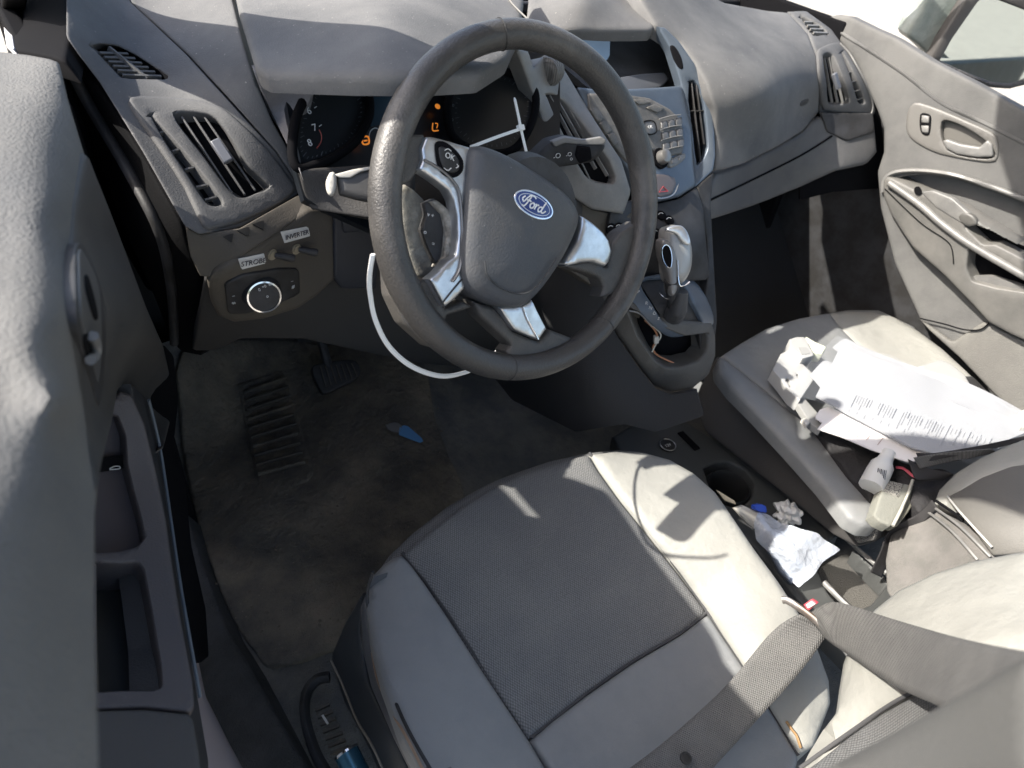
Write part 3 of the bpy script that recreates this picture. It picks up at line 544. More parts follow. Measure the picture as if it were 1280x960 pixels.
    MB().lathe(c, n, [(.011, 0), (.0115, .004), (.0105, .014), (.008, .0155)], 30).build('volume_dial', mat('satin_dial', (.2, .195, .185), .3, metal=.5), dash)
    panel('seek_buttons', [(836, 203), (840, 198), (854, 191.5), (858, 192), (857, 198), (852, 203), (842, 209), (837, 208)], SB.off(.004), LTRIM, dash, r=2, thick=.004, step=5, sm=2)
    for q in ([(840, 201), (847, 197.5), (848, 201.5), (841, 205)], [(849, 196.5), (855, 194), (855, 198), (850, 201)]): panel('seek_key', q, SB.off(.0055), dk, dash, r=0, thick=.002, sm=1, step=5)
    hz = panel('hazard_button', [(816, 221), (822, 217.5), (832, 218), (844, 222), (846, 230), (840, 242), (826, 246), (816, 241)], SB.off(.004), mat('hazard_plastic', (.11, .09, .085), .4), dash, r=1.5, thick=.004, step=6, sm=1)
    cord([(824, 240), (829, 233), (835, 239)], SB.off(.005), .0007, 'hazard_triangle', RED, hz, closed=True, k=1)
    cord([(815, 221), (817, 243), (827, 248), (842, 243), (848, 230)], SB.off(.004), .001, 'button_edge', CHR, dash)
    # lower stack below trim : heater dials
    SD = Surf([(770, 262, 'x-.085'), (800, 262, 'y.125'), (870, 240, 'x.1'), (880, 290, 'x.09'), (825, 300, 'y.075'), (790, 330, 'x-.05'), (880, 340, 'x.085'), (820, 370, 'x.0')])
    panel('heater_panel', [(765, 258), (808, 246), (820, 254), (850, 248), (872, 233), (880, 262), (885, 320), (888, 350), (862, 352), (790, 385), (765, 380), (752, 330)], SD, DARK, dash, r=2, thick=.02, step=10, sm=1)
    for x, y in ((773, 285), (763, 286), (826, 270), (836, 276), (819, 292)):
        c = SD.p(x, y); n = SD.nrm([(x, y)])[0]; d = MB().lathe(c, n, [(.0085, 0), (.0082, .003), (.0070, .0036)], 18).build('heater_dial', BLACK, dash); cord([(x-3, y-2), (x, y-4), (x+3, y-3)], SD.off(.008), .0006, 'marking', WINK, d)
    panel('stack_side', [(872, 233), (893, 214), (889, 255), (893, 330), (897, 400), (892, 440), (880, 480), (874, 420), (885, 350), (884, 300)], Surf([(872, 240, 'x.105'), (893, 220, 'x.15'), (893, 330, 'x.115'), (896, 410, 'x.10'), (880, 470, 'x.08')]), DARK, dash, r=2, thick=.02, step=9, sm=1)
stack()
def dash_passenger():
    pdv = [(1029, 66), (1037, 63), (1045, 68), (1053, 88), (1060, 112), (1062, 128), (1055, 131), (1036, 130), (1034, 108)]
    panel('passenger_pad', [(786, -30), (802, 0), (822, 32), (850, 50), (870, 77), (884, 104), (895, 140), (897, 195), (895, 214), (930, 205), (975, 182), (1005, 163), (1024, 142), (1026, 110), (1022, 70), (1010, 40), (985, 14), (960, 12), (905, 2), (860, -30)], S_pd, PADM, dash, r=4, thick=.02, step=12, sm=1)
    ph = [(1000, 20), (1007, 21), (1024, 30), (1037, 42), (1018, 45), (1009, 34)]
    panel('passenger_side_cap', [(985, 13), (1008, 12), (1040, 35), (1065, 70), (1090, 118), (1096, 140), (1090, 146), (1030, 144), (1025, 142), (1027, 110), (1023, 70), (1011, 40)], S_pd, DASH, dash, r=3, thick=.02, step=8, sm=1, holes=[ph, [(1028, 67), (1038, 64), (1045, 71), (1054, 94), (1062, 118), (1063, 130), (1050, 132), (1035, 131), (1033, 105)], [(1051, 62), (1059, 71), (1075, 104), (1083, 127), (1078, 131), (1072, 129), (1065, 104), (1057, 80)]], hr=.5)
    g = panel('demister_grille', [(998, 18), (1010, 20), (1038, 42), (1018, 46), (1006, 33)], S_pd.off(-.012), BLACK, dash, r=0, thick=.003, sm=1)
    for k in range(4): f = k/3; mb = MB(); bar(mb, S_pd, (1006+12*f, 26+13*f), (1018+18*f, 26+14*f), .004, .005, -.004); mb.build('grille_bar', LTRIM, g)
    hole = [(1029, 69), (1038, 66), (1044, 72), (1053, 94), (1061, 118), (1062, 129), (1050, 131), (1036, 130), (1034, 105)]
    slot = [(1052, 64), (1058, 72), (1074, 104), (1082, 127), (1078, 130), (1073, 128), (1066, 104), (1058, 80)]
    panel('vent_frame', [(1023, 66), (1028, 58), (1044, 52), (1056, 56), (1070, 80), (1086, 112), (1090, 134), (1086, 142), (1060, 141), (1030, 138), (1027, 110)], S_pd.off(.005), DASH, dash, r=3, R=.003, thick=.012, step=6, sm=2, holes=[hole, slot], hr=1)
    cord([(1050, 54), (1064, 70), (1082, 104), (1091, 130), (1088, 145)], S_pd.off(.006), .0018, 'vent_edge', LTRIM, dash)
    louvre_vent(dash, S_pd.off(.003), [(1026, 66), (1042, 62), (1066, 130), (1034, 134)], [((1033, 70), (1042, 130)), ((1038, 69), (1049, 130)), ((1044, 74), (1056, 130))], tab=((1042, 92), (1048, 111)), mat_v=LTRIM)
    louvre_vent(dash, S_pd.off(.003), [(1050, 62), (1060, 70), (1086, 128), (1072, 132)], [], mat_v=LTRIM, teeth=[((1061, 90), (1067, 88)), ((1065, 102), (1072, 100)), ((1069, 114), (1077, 112)), ((1073, 125), (1080, 122))])
    panel('airbag_tag', [(1000, 130), (1003, 126), (1010, 123), (1012, 126), (1008, 131), (1001, 134)], S_pd.off(.001), DARK, dash, r=1, thick=.002, step=4)
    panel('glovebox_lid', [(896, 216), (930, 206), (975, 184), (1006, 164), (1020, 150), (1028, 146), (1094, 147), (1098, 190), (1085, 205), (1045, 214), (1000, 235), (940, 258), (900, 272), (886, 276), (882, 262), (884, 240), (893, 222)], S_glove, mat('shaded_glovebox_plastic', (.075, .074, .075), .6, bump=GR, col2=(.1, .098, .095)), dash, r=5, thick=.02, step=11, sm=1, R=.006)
    cord([(888, 250), (930, 230), (1000, 195), (1040, 170)], S_glove.off(.001), .002, 'lid_groove', BLACK, dash)
    panel('under_vent_cover', [(1027, 141), (1092, 141), (1094, 165), (1060, 176), (1034, 164)], S_glove.off(.004), DARK, dash, r=2, thick=.004, step=7, sm=1)
    panel('dash_backing', [(1000, 105), (1100, 105), (1112, 190), (1104, 235), (1040, 240), (1000, 250)], S_glove.off(-.035), BLACK, dash, r=0, thick=.01, step=12, sm=1)
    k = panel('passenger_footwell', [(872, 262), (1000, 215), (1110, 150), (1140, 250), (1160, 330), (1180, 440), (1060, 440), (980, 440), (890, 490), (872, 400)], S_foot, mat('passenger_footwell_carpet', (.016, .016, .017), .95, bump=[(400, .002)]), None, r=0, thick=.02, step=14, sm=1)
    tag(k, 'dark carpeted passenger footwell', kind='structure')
dash_passenger()
# ================================================================== CENTRE CONSOLE
def console():
    t = thing('centre_console', (0, -.02, .1), 'dark centre console with open wire filled bin below the gear selector', 'console')
    bin_h = [(783, 384), (800, 392), (828, 410), (856, 421), (886, 417), (884, 440), (874, 452), (850, 460), (833, 460), (818, 450), (797, 420)]
    panel('console_front', [(745, 345), (760, 352), (786, 372), (800, 384), (835, 398), (892, 402), (897, 420), (897, 445), (888, 470), (868, 487), (838, 492), (818, 484), (800, 462), (770, 420), (748, 380)], S_cons.off(-.004), mat('console_plastic', (.075, .07, .062), .6, bump=GR, col2=(.1, .095, .085)), t, r=7, thick=.03, step=8, sm=1, holes=[bin_h], hr=2, R=.007)
    pk = panel('storage_bin', [(775, 375), (892, 405), (892, 450), (850, 472), (815, 462)], S_cons.off(-.05), BLACK, t, r=0, thick=.01, sm=1, step=12)
    cord([(806, 400), (818, 412), (822, 424), (816, 434), (822, 444), (845, 455)], S_cons.off(-.02), .0016, 'wire', mat('orange_wire', (.45, .2, .1), .5), pk)
    cord([(812, 404), (826, 418), (820, 430), (815, 440)], S_cons.off(-.018), .0013, 'wire', mat('white_wire', (.6, .58, .5), .5), pk)
    cord([(784, 388), (800, 392), (815, 408)], S_cons.off(-.012), .0016, 'wire', mat('grey_wire', (.35, .34, .32), .5), pk)
    mb = MB(); o, e1, e2, n, L = fr(S_cons.off(-.02), (820, 424), (830, 422)); mb.box(o, e1, e2, n, .008, .014, .008); mb.build('connector', CREAM, pk, bevel=.001)
    # selector bezel
    SG = Surf([(786, 372, 'x-.082'), (820, 355, 'x-.03'), (893, 400, 'x.095'), (840, 430, 'x.0'), (870, 345, 'x.085'), (850, 380, 'z.505')])
    h = [(800, 352), (830, 346), (850, 352), (862, 368), (878, 402), (876, 409), (862, 413), (842, 411), (828, 402), (815, 380)]
    panel('selector_bezel', [(786, 362), (795, 350), (822, 342), (858, 345), (876, 358), (890, 385), (893, 405), (880, 414), (850, 422), (832, 420), (810, 402), (790, 378)], SG, mat('blue_grey_bezel', (.085, .105, .13), .35, bump=[(200, .0002)]), t, r=2.5, thick=.012, step=7, sm=2, holes=[h], hr=1.5)
    bt = panel('selector_boot', [(798, 350), (830, 344), (866, 350), (882, 405), (860, 416), (835, 410)], SG.off(-.008), DARK, t, r=0, thick=.01, sm=1, step=10)
    X = [SG.p(845, 395, -.006), SG.p(843, 385, .012), SG.p(841, 375, .03)]
    MB().tube(X, [.018, .014, .010], 12).build('boot_gaiter', mat('boot_leather', (.05, .05, .052), .6, bump=[(60, .003)]), t)
    for s, x, y in (('P', 798, 365), ('R', 808, 379), ('N', 813, 385), ('D', 818, 391.5), ('S', 823, 398)): text(s, (x, y), (x+12, y+3), SG, .0072, WINK, t, 'marking')
    # side flank that runs down to the floor
    SF = Surf([(745, 350, 'x-.125'), (770, 420, 'x-.10'), (818, 484, 'x-.055'), (700, 400, 'x-.16'), (740, 480, 'x-.15'), (800, 520, 'x-.09'), (620, 480, 'y.25')])
    panel('console_flank', [(690, 330), (745, 346), (770, 418), (800, 462), (820, 486), (840, 494), (870, 488), (880, 520), (820, 540), (780, 530), (720, 540), (640, 500), (600, 450)], SF.off(-.006), mat('dark_flank', (.02, .02, .021), .8, bump=GR), t, r=0, thick=.02, sm=1, step=13)
    # gear selector
    g = thing('gear_selector', SG.p(843, 390), 'silver and black automatic gear selector knob standing on the console', 'gear lever')
    c0 = SG.p(842, 388); up = np.array([0., -.30, .95]); up /= np.linalg.norm(up)
    Sk = Plane(SG.p(842, 388)+np.array([0, .0, .055]), [-.45, -.75, .45])
    MB().tube([c0, c0+(Sk.p(840, 350)-c0)], [.009, .012], 12).build('shaft', DARK, g)
    panel('knob_body', [(834, 290), (842, 284), (852, 282), (862, 289), (868, 303), (870, 320), (868, 338), (861, 352), (854, 357), (846, 356), (836, 352), (833, 320)], Sk, mat('silver_leather_knob', (.36, .35, .33), .35, metal=.35, bump=[(300, .0005)]), g, r=17, R=.016, thick=.02, step=5)
    panel('knob_left_face', [(827, 303), (833, 299), (841, 306), (847, 322), (848, 345), (848, 362), (842, 371), (838, 366), (836, 345), (828, 322)], Sk.off(.010), mat('knob_grey', (.2, .19, .18), .35, metal=.3), g, r=6, R=.006, thick=.02, step=4)
    panel('knob_cap', [(833, 288), (840, 283), (852, 282), (860, 290), (864, 303), (860, 307), (852, 301), (846, 293)], Sk.off(.012), CHR, g, r=4, R=.003, thick=.006, step=4)
    panel('shift_button', [(828, 310), (833, 306), (838, 311), (840, 324), (838, 335), (832, 331), (828, 320)], Sk.off(.013), BLACK, g, r=2, thick=.003, step=4)
    cord([(828, 310), (833, 306), (838, 311), (840, 324), (838, 335), (832, 331), (828, 320)], Sk.off(.0135), .0009, 'button_ring', CHRM, g, closed=True)
    cord([(847, 325), (849, 354), (855, 357), (862, 352)], Sk.off(.009), .0011, 'chrome_strip', CHRM, g)
    cord([(824, 366), (832, 373), (840, 373), (848, 369)], SG.off(.018), .0009, 'chrome_collar', CHRM, g)
    # rear tunnel tray
    cup = [(880, 585), (893, 578), (912, 577), (932, 587), (943, 603), (940, 622), (925, 635), (905, 630), (888, 612)]
    tray = [(1012, 690), (1050, 668), (1085, 705), (1110, 730), (1090, 755), (1060, 768), (1035, 740)]
    panel('tunnel_tray', [(765, 545), (800, 525), (850, 522), (880, 540), (930, 578), (1000, 632), (1060, 680), (1130, 740), (1180, 790), (1100, 860), (1040, 800), (990, 740), (940, 680), (880, 610), (830, 575), (780, 575)], S_tun, mat('tray_plastic', (.06, .062, .06), .6, bump=GR), t, r=4, thick=.03, step=9, sm=1, holes=[cup, tray], hr=3)
    c = S_tun.p(912, 607, -.055); MB().lathe(c, (0, 0, 1), [(.030, 0), (.034, .03), (.037, .052), (.039, .056), (.042, .052), (.040, 0)], 30).build('cup_holder', mat('cup_black', (.012, .012, .012), .6), t)
    panel('tray_floor', [(1000, 680), (1050, 655), (1120, 735), (1060, 790)], S_tun.off(-.05), mat('grey_carpet_liner', (.10, .095, .085), .95, bump=[(500, .002)]), t, r=0, thick=.01, sm=1)
    cord([(1030, 728), (1060, 758), (1090, 780)], S_tun.off(.006), .005, 'tray_rib', LTRIM, t); cord([(1052, 668), (1085, 697), (1130, 735)], S_tun.off(.006), .0045, 'tray_rib', LTRIM, t)
    c = S_tun.p(834, 558, .001); MB().lathe(c, (0, 0, 1), [(.0165, 0), (.0165, .003), (.014, .004)], 30).build('power_socket_cap', DARK, t)
    MB().tube(np.array([c+[.0158*math.cos(a), .0158*math.sin(a), .004] for a in np.linspace(0, 2*math.pi, 33)[:-1]]), .0009, 6, closed=True).build('socket_ring', CHR, t)
    text('12V', (835, 557), (848, 553), S_tun.off(.005), .009, WINK, t, 'marking')
    mb = MB(); bar(mb, S_tun.off(.002), (850, 540), (872, 562), .016, .004); mb.build('socket_recess', BLACK, t, bevel=.003)
console()
# ================================================================== STEERING WHEEL
RK = .4787; WU = np.array([0, math.sin(RK), math.cos(RK)]); WR = np.array([1., 0, 0]); WN = np.array([0, -math.cos(RK), math.sin(RK)]); WC = np.array([-.367, 0, .7426])
def wheel():
    t = thing('steering_wheel', WC, 'worn grey four spoke steering wheel with silver trim and blue oval badge', 'steering wheel')
    th = np.linspace(0, 2*math.pi, 121)[:-1]; RMAJ, a_, b_ = .1752, .0148, .0155; V = []; nm = 20
    for k in th:
        rad = math.cos(k)*WR+math.sin(k)*WU
        sc = 1+.10*max(0, math.cos(k-math.radians(180)))**2+.06*max(0, math.cos(k-math.radians(0)))**2
        for j in range(nm):
            q = 2*math.pi*j/nm; V.append(WC+rad*(RMAJ+a_*sc*math.cos(q)*(1 if math.cos(q) < 0 else .98))+WN*b_*math.sin(q)*sc)
    F = [(i*nm+j, i*nm+(j+1) % nm, ((i+1) % 120)*nm+(j+1) % nm, ((i+1) % 120)*nm+j) for i in range(120) for j in range(nm)]
    rim = MB().add(V, F).build('rim', RIMM, t, ang=80)
    for ang in (93, -4, 197, 248, -62):     # stitched joints of the leather
        k = math.radians(ang); rad = math.cos(k)*WR+math.sin(k)*WU; tg = -math.sin(k)*WR+math.cos(k)*WU
        P = [WC+rad*(RMAJ+a_*1.03*math.cos(q))+WN*b_*1.03*math.sin(q)+tg*.004*math.sin(q) for q in np.linspace(0, 2*math.pi, 25)[:-1]]
        MB().tube(P, .00045, 5, closed=True).build('rim_joint', DARK, rim)
    W = lambda o: Plane(WC+WN*o, WN)
    RB = mat('spoke_rubber', (.05, .048, .046), .5, bump=[(700, .0007)], col2=(.075, .07, .063), nscale=25)
    # rubber arms
    panel('spoke_arm', [(484, 170), (494, 168), (533, 168), (530, 190), (524, 213), (515, 226), (500, 234), (486, 234), (478, 214)], W(.004), RB, t, r=4, R=.005, thick=.018, step=7, sm=1)
    panel('spoke_arm', [(706, 333), (728, 326), (742, 326), (760, 335), (766, 306), (778, 290), (800, 276), (812, 300), (800, 350), (786, 365), (752, 372), (756, 360), (750, 348), (740, 343)], W(.0), RB, t, r=4, R=.005, thick=.018, step=7, sm=1)
    panel('spoke_arm', [(488, 338), (508, 342), (520, 350), (536, 349), (545, 365), (558, 386), (580, 376), (594, 384), (560, 395), (556, 415), (566, 430), (540, 436), (506, 405), (490, 370)], W(.0), RB, t, r=5, R=.006, thick=.018, step=7, sm=1)
    panel('spoke_arm', [(592, 376), (618, 384), (632, 398), (642, 414), (674, 428), (688, 412), (720, 424), (720, 446), (640, 462), (634, 440), (640, 432), (618, 412), (600, 395)], W(.0), RB, t, r=5, R=.006, thick=.018, step=7, sm=1)
    # back cover seen through the left opening
    panel('back_cover', [(499, 238), (508, 230), (520, 238), (532, 250), (536, 262), (528, 285), (530, 300), (546, 330), (553, 340), (540, 350), (522, 347), (512, 325), (503, 290)], W(-.022), mat('dusty_back_cover', (.24, .23, .2), .5, bump=[(300, .0006)], col2=(.15, .14, .12), nscale=60), t, r=4, R=.006, thick=.02, step=7, sm=1)
    sp = panel('switch_pad', [(531, 254), (545, 248), (555, 262), (554, 300), (552, 326), (545, 330), (534, 306), (528, 288), (534, 268)], W(-.012), DARK, t, r=2, thick=.012, step=6, sm=1)
    for s, x, y in (('v +', 538, 269), ('o', 531, 290), ('=', 541, 305)): text(s, (x, y), (x+12, y+4), W(-.0115), .006, WINK, sp, 'marking')
    panel('broken_trim_edge', [(540, 252), (548, 250), (562, 262), (570, 280), (571, 310), (566, 330), (556, 336), (548, 334), (556, 320), (560, 290), (555, 268)], W(-.004), mat('chipped_cream_foam', (.32, .30, .26), .7, bump=[(120, .002)], col2=(.1, .09, .07), nscale=60), t, r=3, R=.004, thick=.012, step=6, sm=1)
    # silver trims
    panel('left_silver_trim', [(533, 171), (542, 171), (565, 177), (592, 185), (588, 211), (583, 257), (582, 310), (581, 340), (583, 360), (570, 374), (556, 385), (548, 370), (537, 350), (548, 341), (560, 327), (570, 320), (573, 300), (572, 272), (567, 250), (560, 237), (543, 224), (524, 212), (529, 200), (527, 186)], W(.010), CHR, t, r=3.5, R=.005, thick=.012, step=6, sm=1)
    cord([(530, 200), (548, 210), (566, 226), (575, 246), (578, 300), (575, 335), (566, 352)], W(.0115), .0016, 'trim_edge', mat('dark_trim_line', (.2, .2, .2), .4, metal=.5), t)
    bp = panel('button_pod', [(545, 180), (552, 176), (562, 180), (573, 190), (580, 202), (579, 214), (572, 221), (562, 222), (552, 215), (547, 202)], W(.0125), BLACK, t, r=2, thick=.004, step=5)
    panel('button_cross', [(549, 186), (553, 183), (562, 187), (572, 196), (575, 206), (573, 214), (564, 216), (556, 211), (551, 200)], W(.0140), DARK, t, r=2.5, thick=.003, step=4)
    text('OK', (562, 196), (570, 199.5), W(.0146), .0075, WINK, bp, 'marking'); cord([(555, 210), (560, 213), (564, 210)], W(.0146), .0005, 'marking', WINK, bp); cord([(571, 205), (573, 208), (570, 210)], W(.0146), .0005, 'marking', WINK, bp); cord([(556, 188), (560, 186), (564, 189)], W(.0146), .0005, 'marking', WINK, bp)
    panel('right_silver_trim', [(728, 269), (742, 278), (755, 289), (763, 300), (767, 315), (763, 328), (758, 334), (742, 328), (728, 329), (712, 333), (705, 330), (712, 318), (722, 302), (727, 285)], W(.010), CHR, t, r=4, R=.006, thick=.012, step=6, sm=1)
    panel('lower_silver_trim', [(624, 384), (642, 384), (654, 382), (666, 375), (673, 390), (684, 411), (674, 425), (660, 420), (644, 413), (636, 402)], W(.008), CHR, t, r=2, R=.003, thick=.012, step=6, sm=1)
    cord([(654, 384), (660, 400), (673, 424)], W(.0092), .0012, 'trim_edge', mat('bright_edge', (.7, .7, .72), .2, metal=.8), t); cord([(537, 350), (548, 370), (556, 385)], W(.0105), .001, 'trim_edge', DARK, t)
    cord([(553, 379), (566, 363), (581, 345)], W(.0108), .0007, 'trim_edge', DARK, t)
    # airbag
    pad_o = [(591, 187), (600, 182), (612, 182), (641, 194), (683, 219), (712, 241), (727, 262), (727, 284), (709, 323), (684, 360), (664, 380), (650, 386), (626, 384), (598, 371), (584, 354), (580, 335), (581, 300), (585, 250), (588, 215)]
    pad = panel('airbag_cover', pad_o, W(.020), BAG, t, r=13, R=.013, thick=.03, step=7, bulge=.010, sm=3)
    cord([(606, 326), (610, 345), (630, 362), (656, 367), (676, 352), (696, 322)], W(.0285), .0009, 'moulded_groove', mat('groove', (.035, .037, .04), .6), pad)
    # badge
    o = W(.029).p(667, 256); e1 = W(.029).p(691, 268)-W(.029).p(643, 244); L = np.linalg.norm(e1)/2; e1 /= np.linalg.norm(e1); e2 = np.cross(WN, e1); n = WN
    def el(a, b, h0, h1, nm, m, par, k=48):
        P = [o+n*h0+e1*a*math.cos(q)+e2*b*math.sin(q) for q in np.linspace(0, 2*math.pi, k+1)[:-1]]
        return MB().prism(P, n*(h1-h0)).build(nm, m, par, bevel=.0004)
    bd = el(L, L*.47, -.006, .0012, 'badge', CHRM, t); el(L*.93, L*.40, .001, .0016, 'badge_field', NAVY, bd); 
    el(L*.80, L*.335, .0015, .00175, 'badge_line', mat('badge_silver', (.6, .62, .66), .3, metal=.5), bd); el(L*.775, L*.31, .0017, .0020, 'badge_centre', NAVY, bd)
    # script lettering as strokes; units: 1 = half width
    ST = [[(-.52, .12), (-.60, .02), (-.52, -.06), (-.40, .10), (-.28, .22), (-.12, .24), (-.02, .20)], [(-.24, .20), (-.33, .0), (-.44, -.18), (-.54, -.20)], [(-.40, .03), (-.28, .05), (-.20, .03)],
          [(-.12, .02), (-.20, -.06), (-.17, -.15), (-.08, -.14), (-.02, -.05), (-.06, .03), (-.12, .02)], [(.0, .0), (.07, .03), (.05, -.06), (.02, -.15)], [(.06, -.04), (.12, .03), (.18, .03)],
          [(.36, .01), (.28, .02), (.20, -.06), (.22, -.15), (.31, -.13), (.37, -.03)], [(.48, .24), (.42, .10), (.36, -.06), (.38, -.14), (.46, -.13), (.55, -.04)]]
    mb = MB()
    for s in ST:
        P = crom([(x, y) for x, y in s], 6, False); X = [o+n*.0023+e1*L*x*1.05+e2*L*y*1.15 for x, y in P]; mb.tube(X, .00085, 6)
    mb.build('badge_script', mat('badge_letters', (.75, .77, .8), .3, metal=.3), bd)
    MB().lathe(WC+WN*.01, -WN, [(.055, 0), (.062, .02), (.055, .05), (.045, .10), (.045, .16)], 30).build('hub', DARK, t)
wheel()
def stalks():
    # left stalk : cream end cap
    S1 = Plane([-.50, .07, .715], [-.35, -.8, .5])
    t = thing('indicator_stalk', S1.p(440, 232), 'indicator stalk with pale end cap left of the steering wheel', 'stalk', 'column stalks')
    panel('stalk_body', [(420, 219), (440, 213), (462, 209), (520, 205), (520, 252), (470, 254), (445, 249), (424, 243)], S1, mat('stalk_grey', (.07, .068, .065), .5), t, r=8, R=.008, thick=.014, step=6, sm=1)
    panel('stalk_top_edge', [(418, 218), (440, 212), (462, 208), (470, 210), (450, 215), (438, 222), (424, 222)], S1.off(.003), CREAM, t, r=1.5, thick=.004, step=5, sm=1)
    panel('end_cap', [(409, 222), (413, 215), (419, 216), (421, 226), (419, 240), (414, 245), (409, 240), (407, 230)], S1.off(.004), CREAM, t, r=4, R=.004, thick=.016, step=4)
    S2 = Surf([(660, 215, 'y.105'), (700, 180, 'y.10'), (755, 175, 'y.075'), (750, 195, 'y.07'), (700, 212, 'y.095')])
    t = thing('wiper_stalk', S2.p(700, 195), 'black wiper stalk with white symbols right of the steering wheel hub', 'stalk', 'column stalks')
    b = panel('stalk_body', [(640, 225), (664, 204), (688, 180), (705, 175), (730, 177), (756, 176), (758, 184), (752, 194), (740, 204), (722, 207), (690, 212), (665, 222)], S2, DARK, t, r=5, R=.007, thick=.02, step=6, sm=1)
    panel('stalk_top_edge', [(690, 178), (706, 172), (730, 175), (752, 171), (759, 176), (755, 181), (730, 181), (706, 179), (694, 184)], S2.off(.004), LTRIM, t, r=1.5, thick=.008, step=5, sm=1)
    panel('twist_ring', [(722, 183), (738, 184), (740, 200), (724, 205), (719, 196)], S2.off(.005), BLACK, t, r=2, thick=.008, step=5, sm=1)
    for s, x, y, z in (('-O', 696, 195, .009), ('-O', 711, 193, .007), ('o', 714, 198, .007)): text(s, (x, y), (x+14, y-4), S2.off(.0015), z, WINK, b, 'marking')
stalks()
def ties():
    m = mat('white_cable_tie', (.85, .85, .82), .35)
    S = Surf([(645, 120, 'y.10'), (650, 160, 'y.075'), (663, 212, 'y.045'), (590, 184, 'y.05')])
    t = thing('cable_tie', S.p(650, 160), 'white cable tie with square head knotted in front of the gauges', 'cable tie', 'white cable ties on the steering wheel')
    mb = MB(); P = crom([(643, 122), (648, 145), (651, 160), (656, 182), (664, 214)], 6, False); X = S.pts(P); mb.tube(X, [.0009]+[.0021]*(len(X)-1), 6, flat=.5, up=S.nrm(P)); mb.build('strap', m, t)
    mb = MB(); P = crom([(651, 161), (622, 171), (588, 184)], 6, False); X = S.pts(P); mb.tube(X, .0019, 6, flat=.5, up=S.nrm(P)); mb.build('strap', m, t)
    mb = MB(); o, e1, e2, n, L = fr(S, (650, 160), (653, 172), .001); mb.box(o, e1, e2, n, .006, .009, .005); mb.build('tie_head', m, t, bevel=.0006)
    S = Surf([(463, 330, 'y-.055'), (462, 380, 'y-.05'), (490, 436, 'y-.045'), (550, 470, 'y-.04'), (605, 455, 'y-.01'), (632, 425, 'y.02')])
    P = crom([(466, 318), (462, 345), (463, 370), (470, 402), (487, 434), (515, 458), (550, 470), (580, 466), (604, 455), (620, 440), (634, 422)], 6, False)
    o = MB().tube(S.pts(P), .0028, 8, flat=.55, up=S.nrm(P)).build('cable_tie', m, ang=60)
    tag(o, 'long white cable tie hanging in a loop below the steering wheel', 'cable tie', 'white cable ties on the steering wheel')
ties()
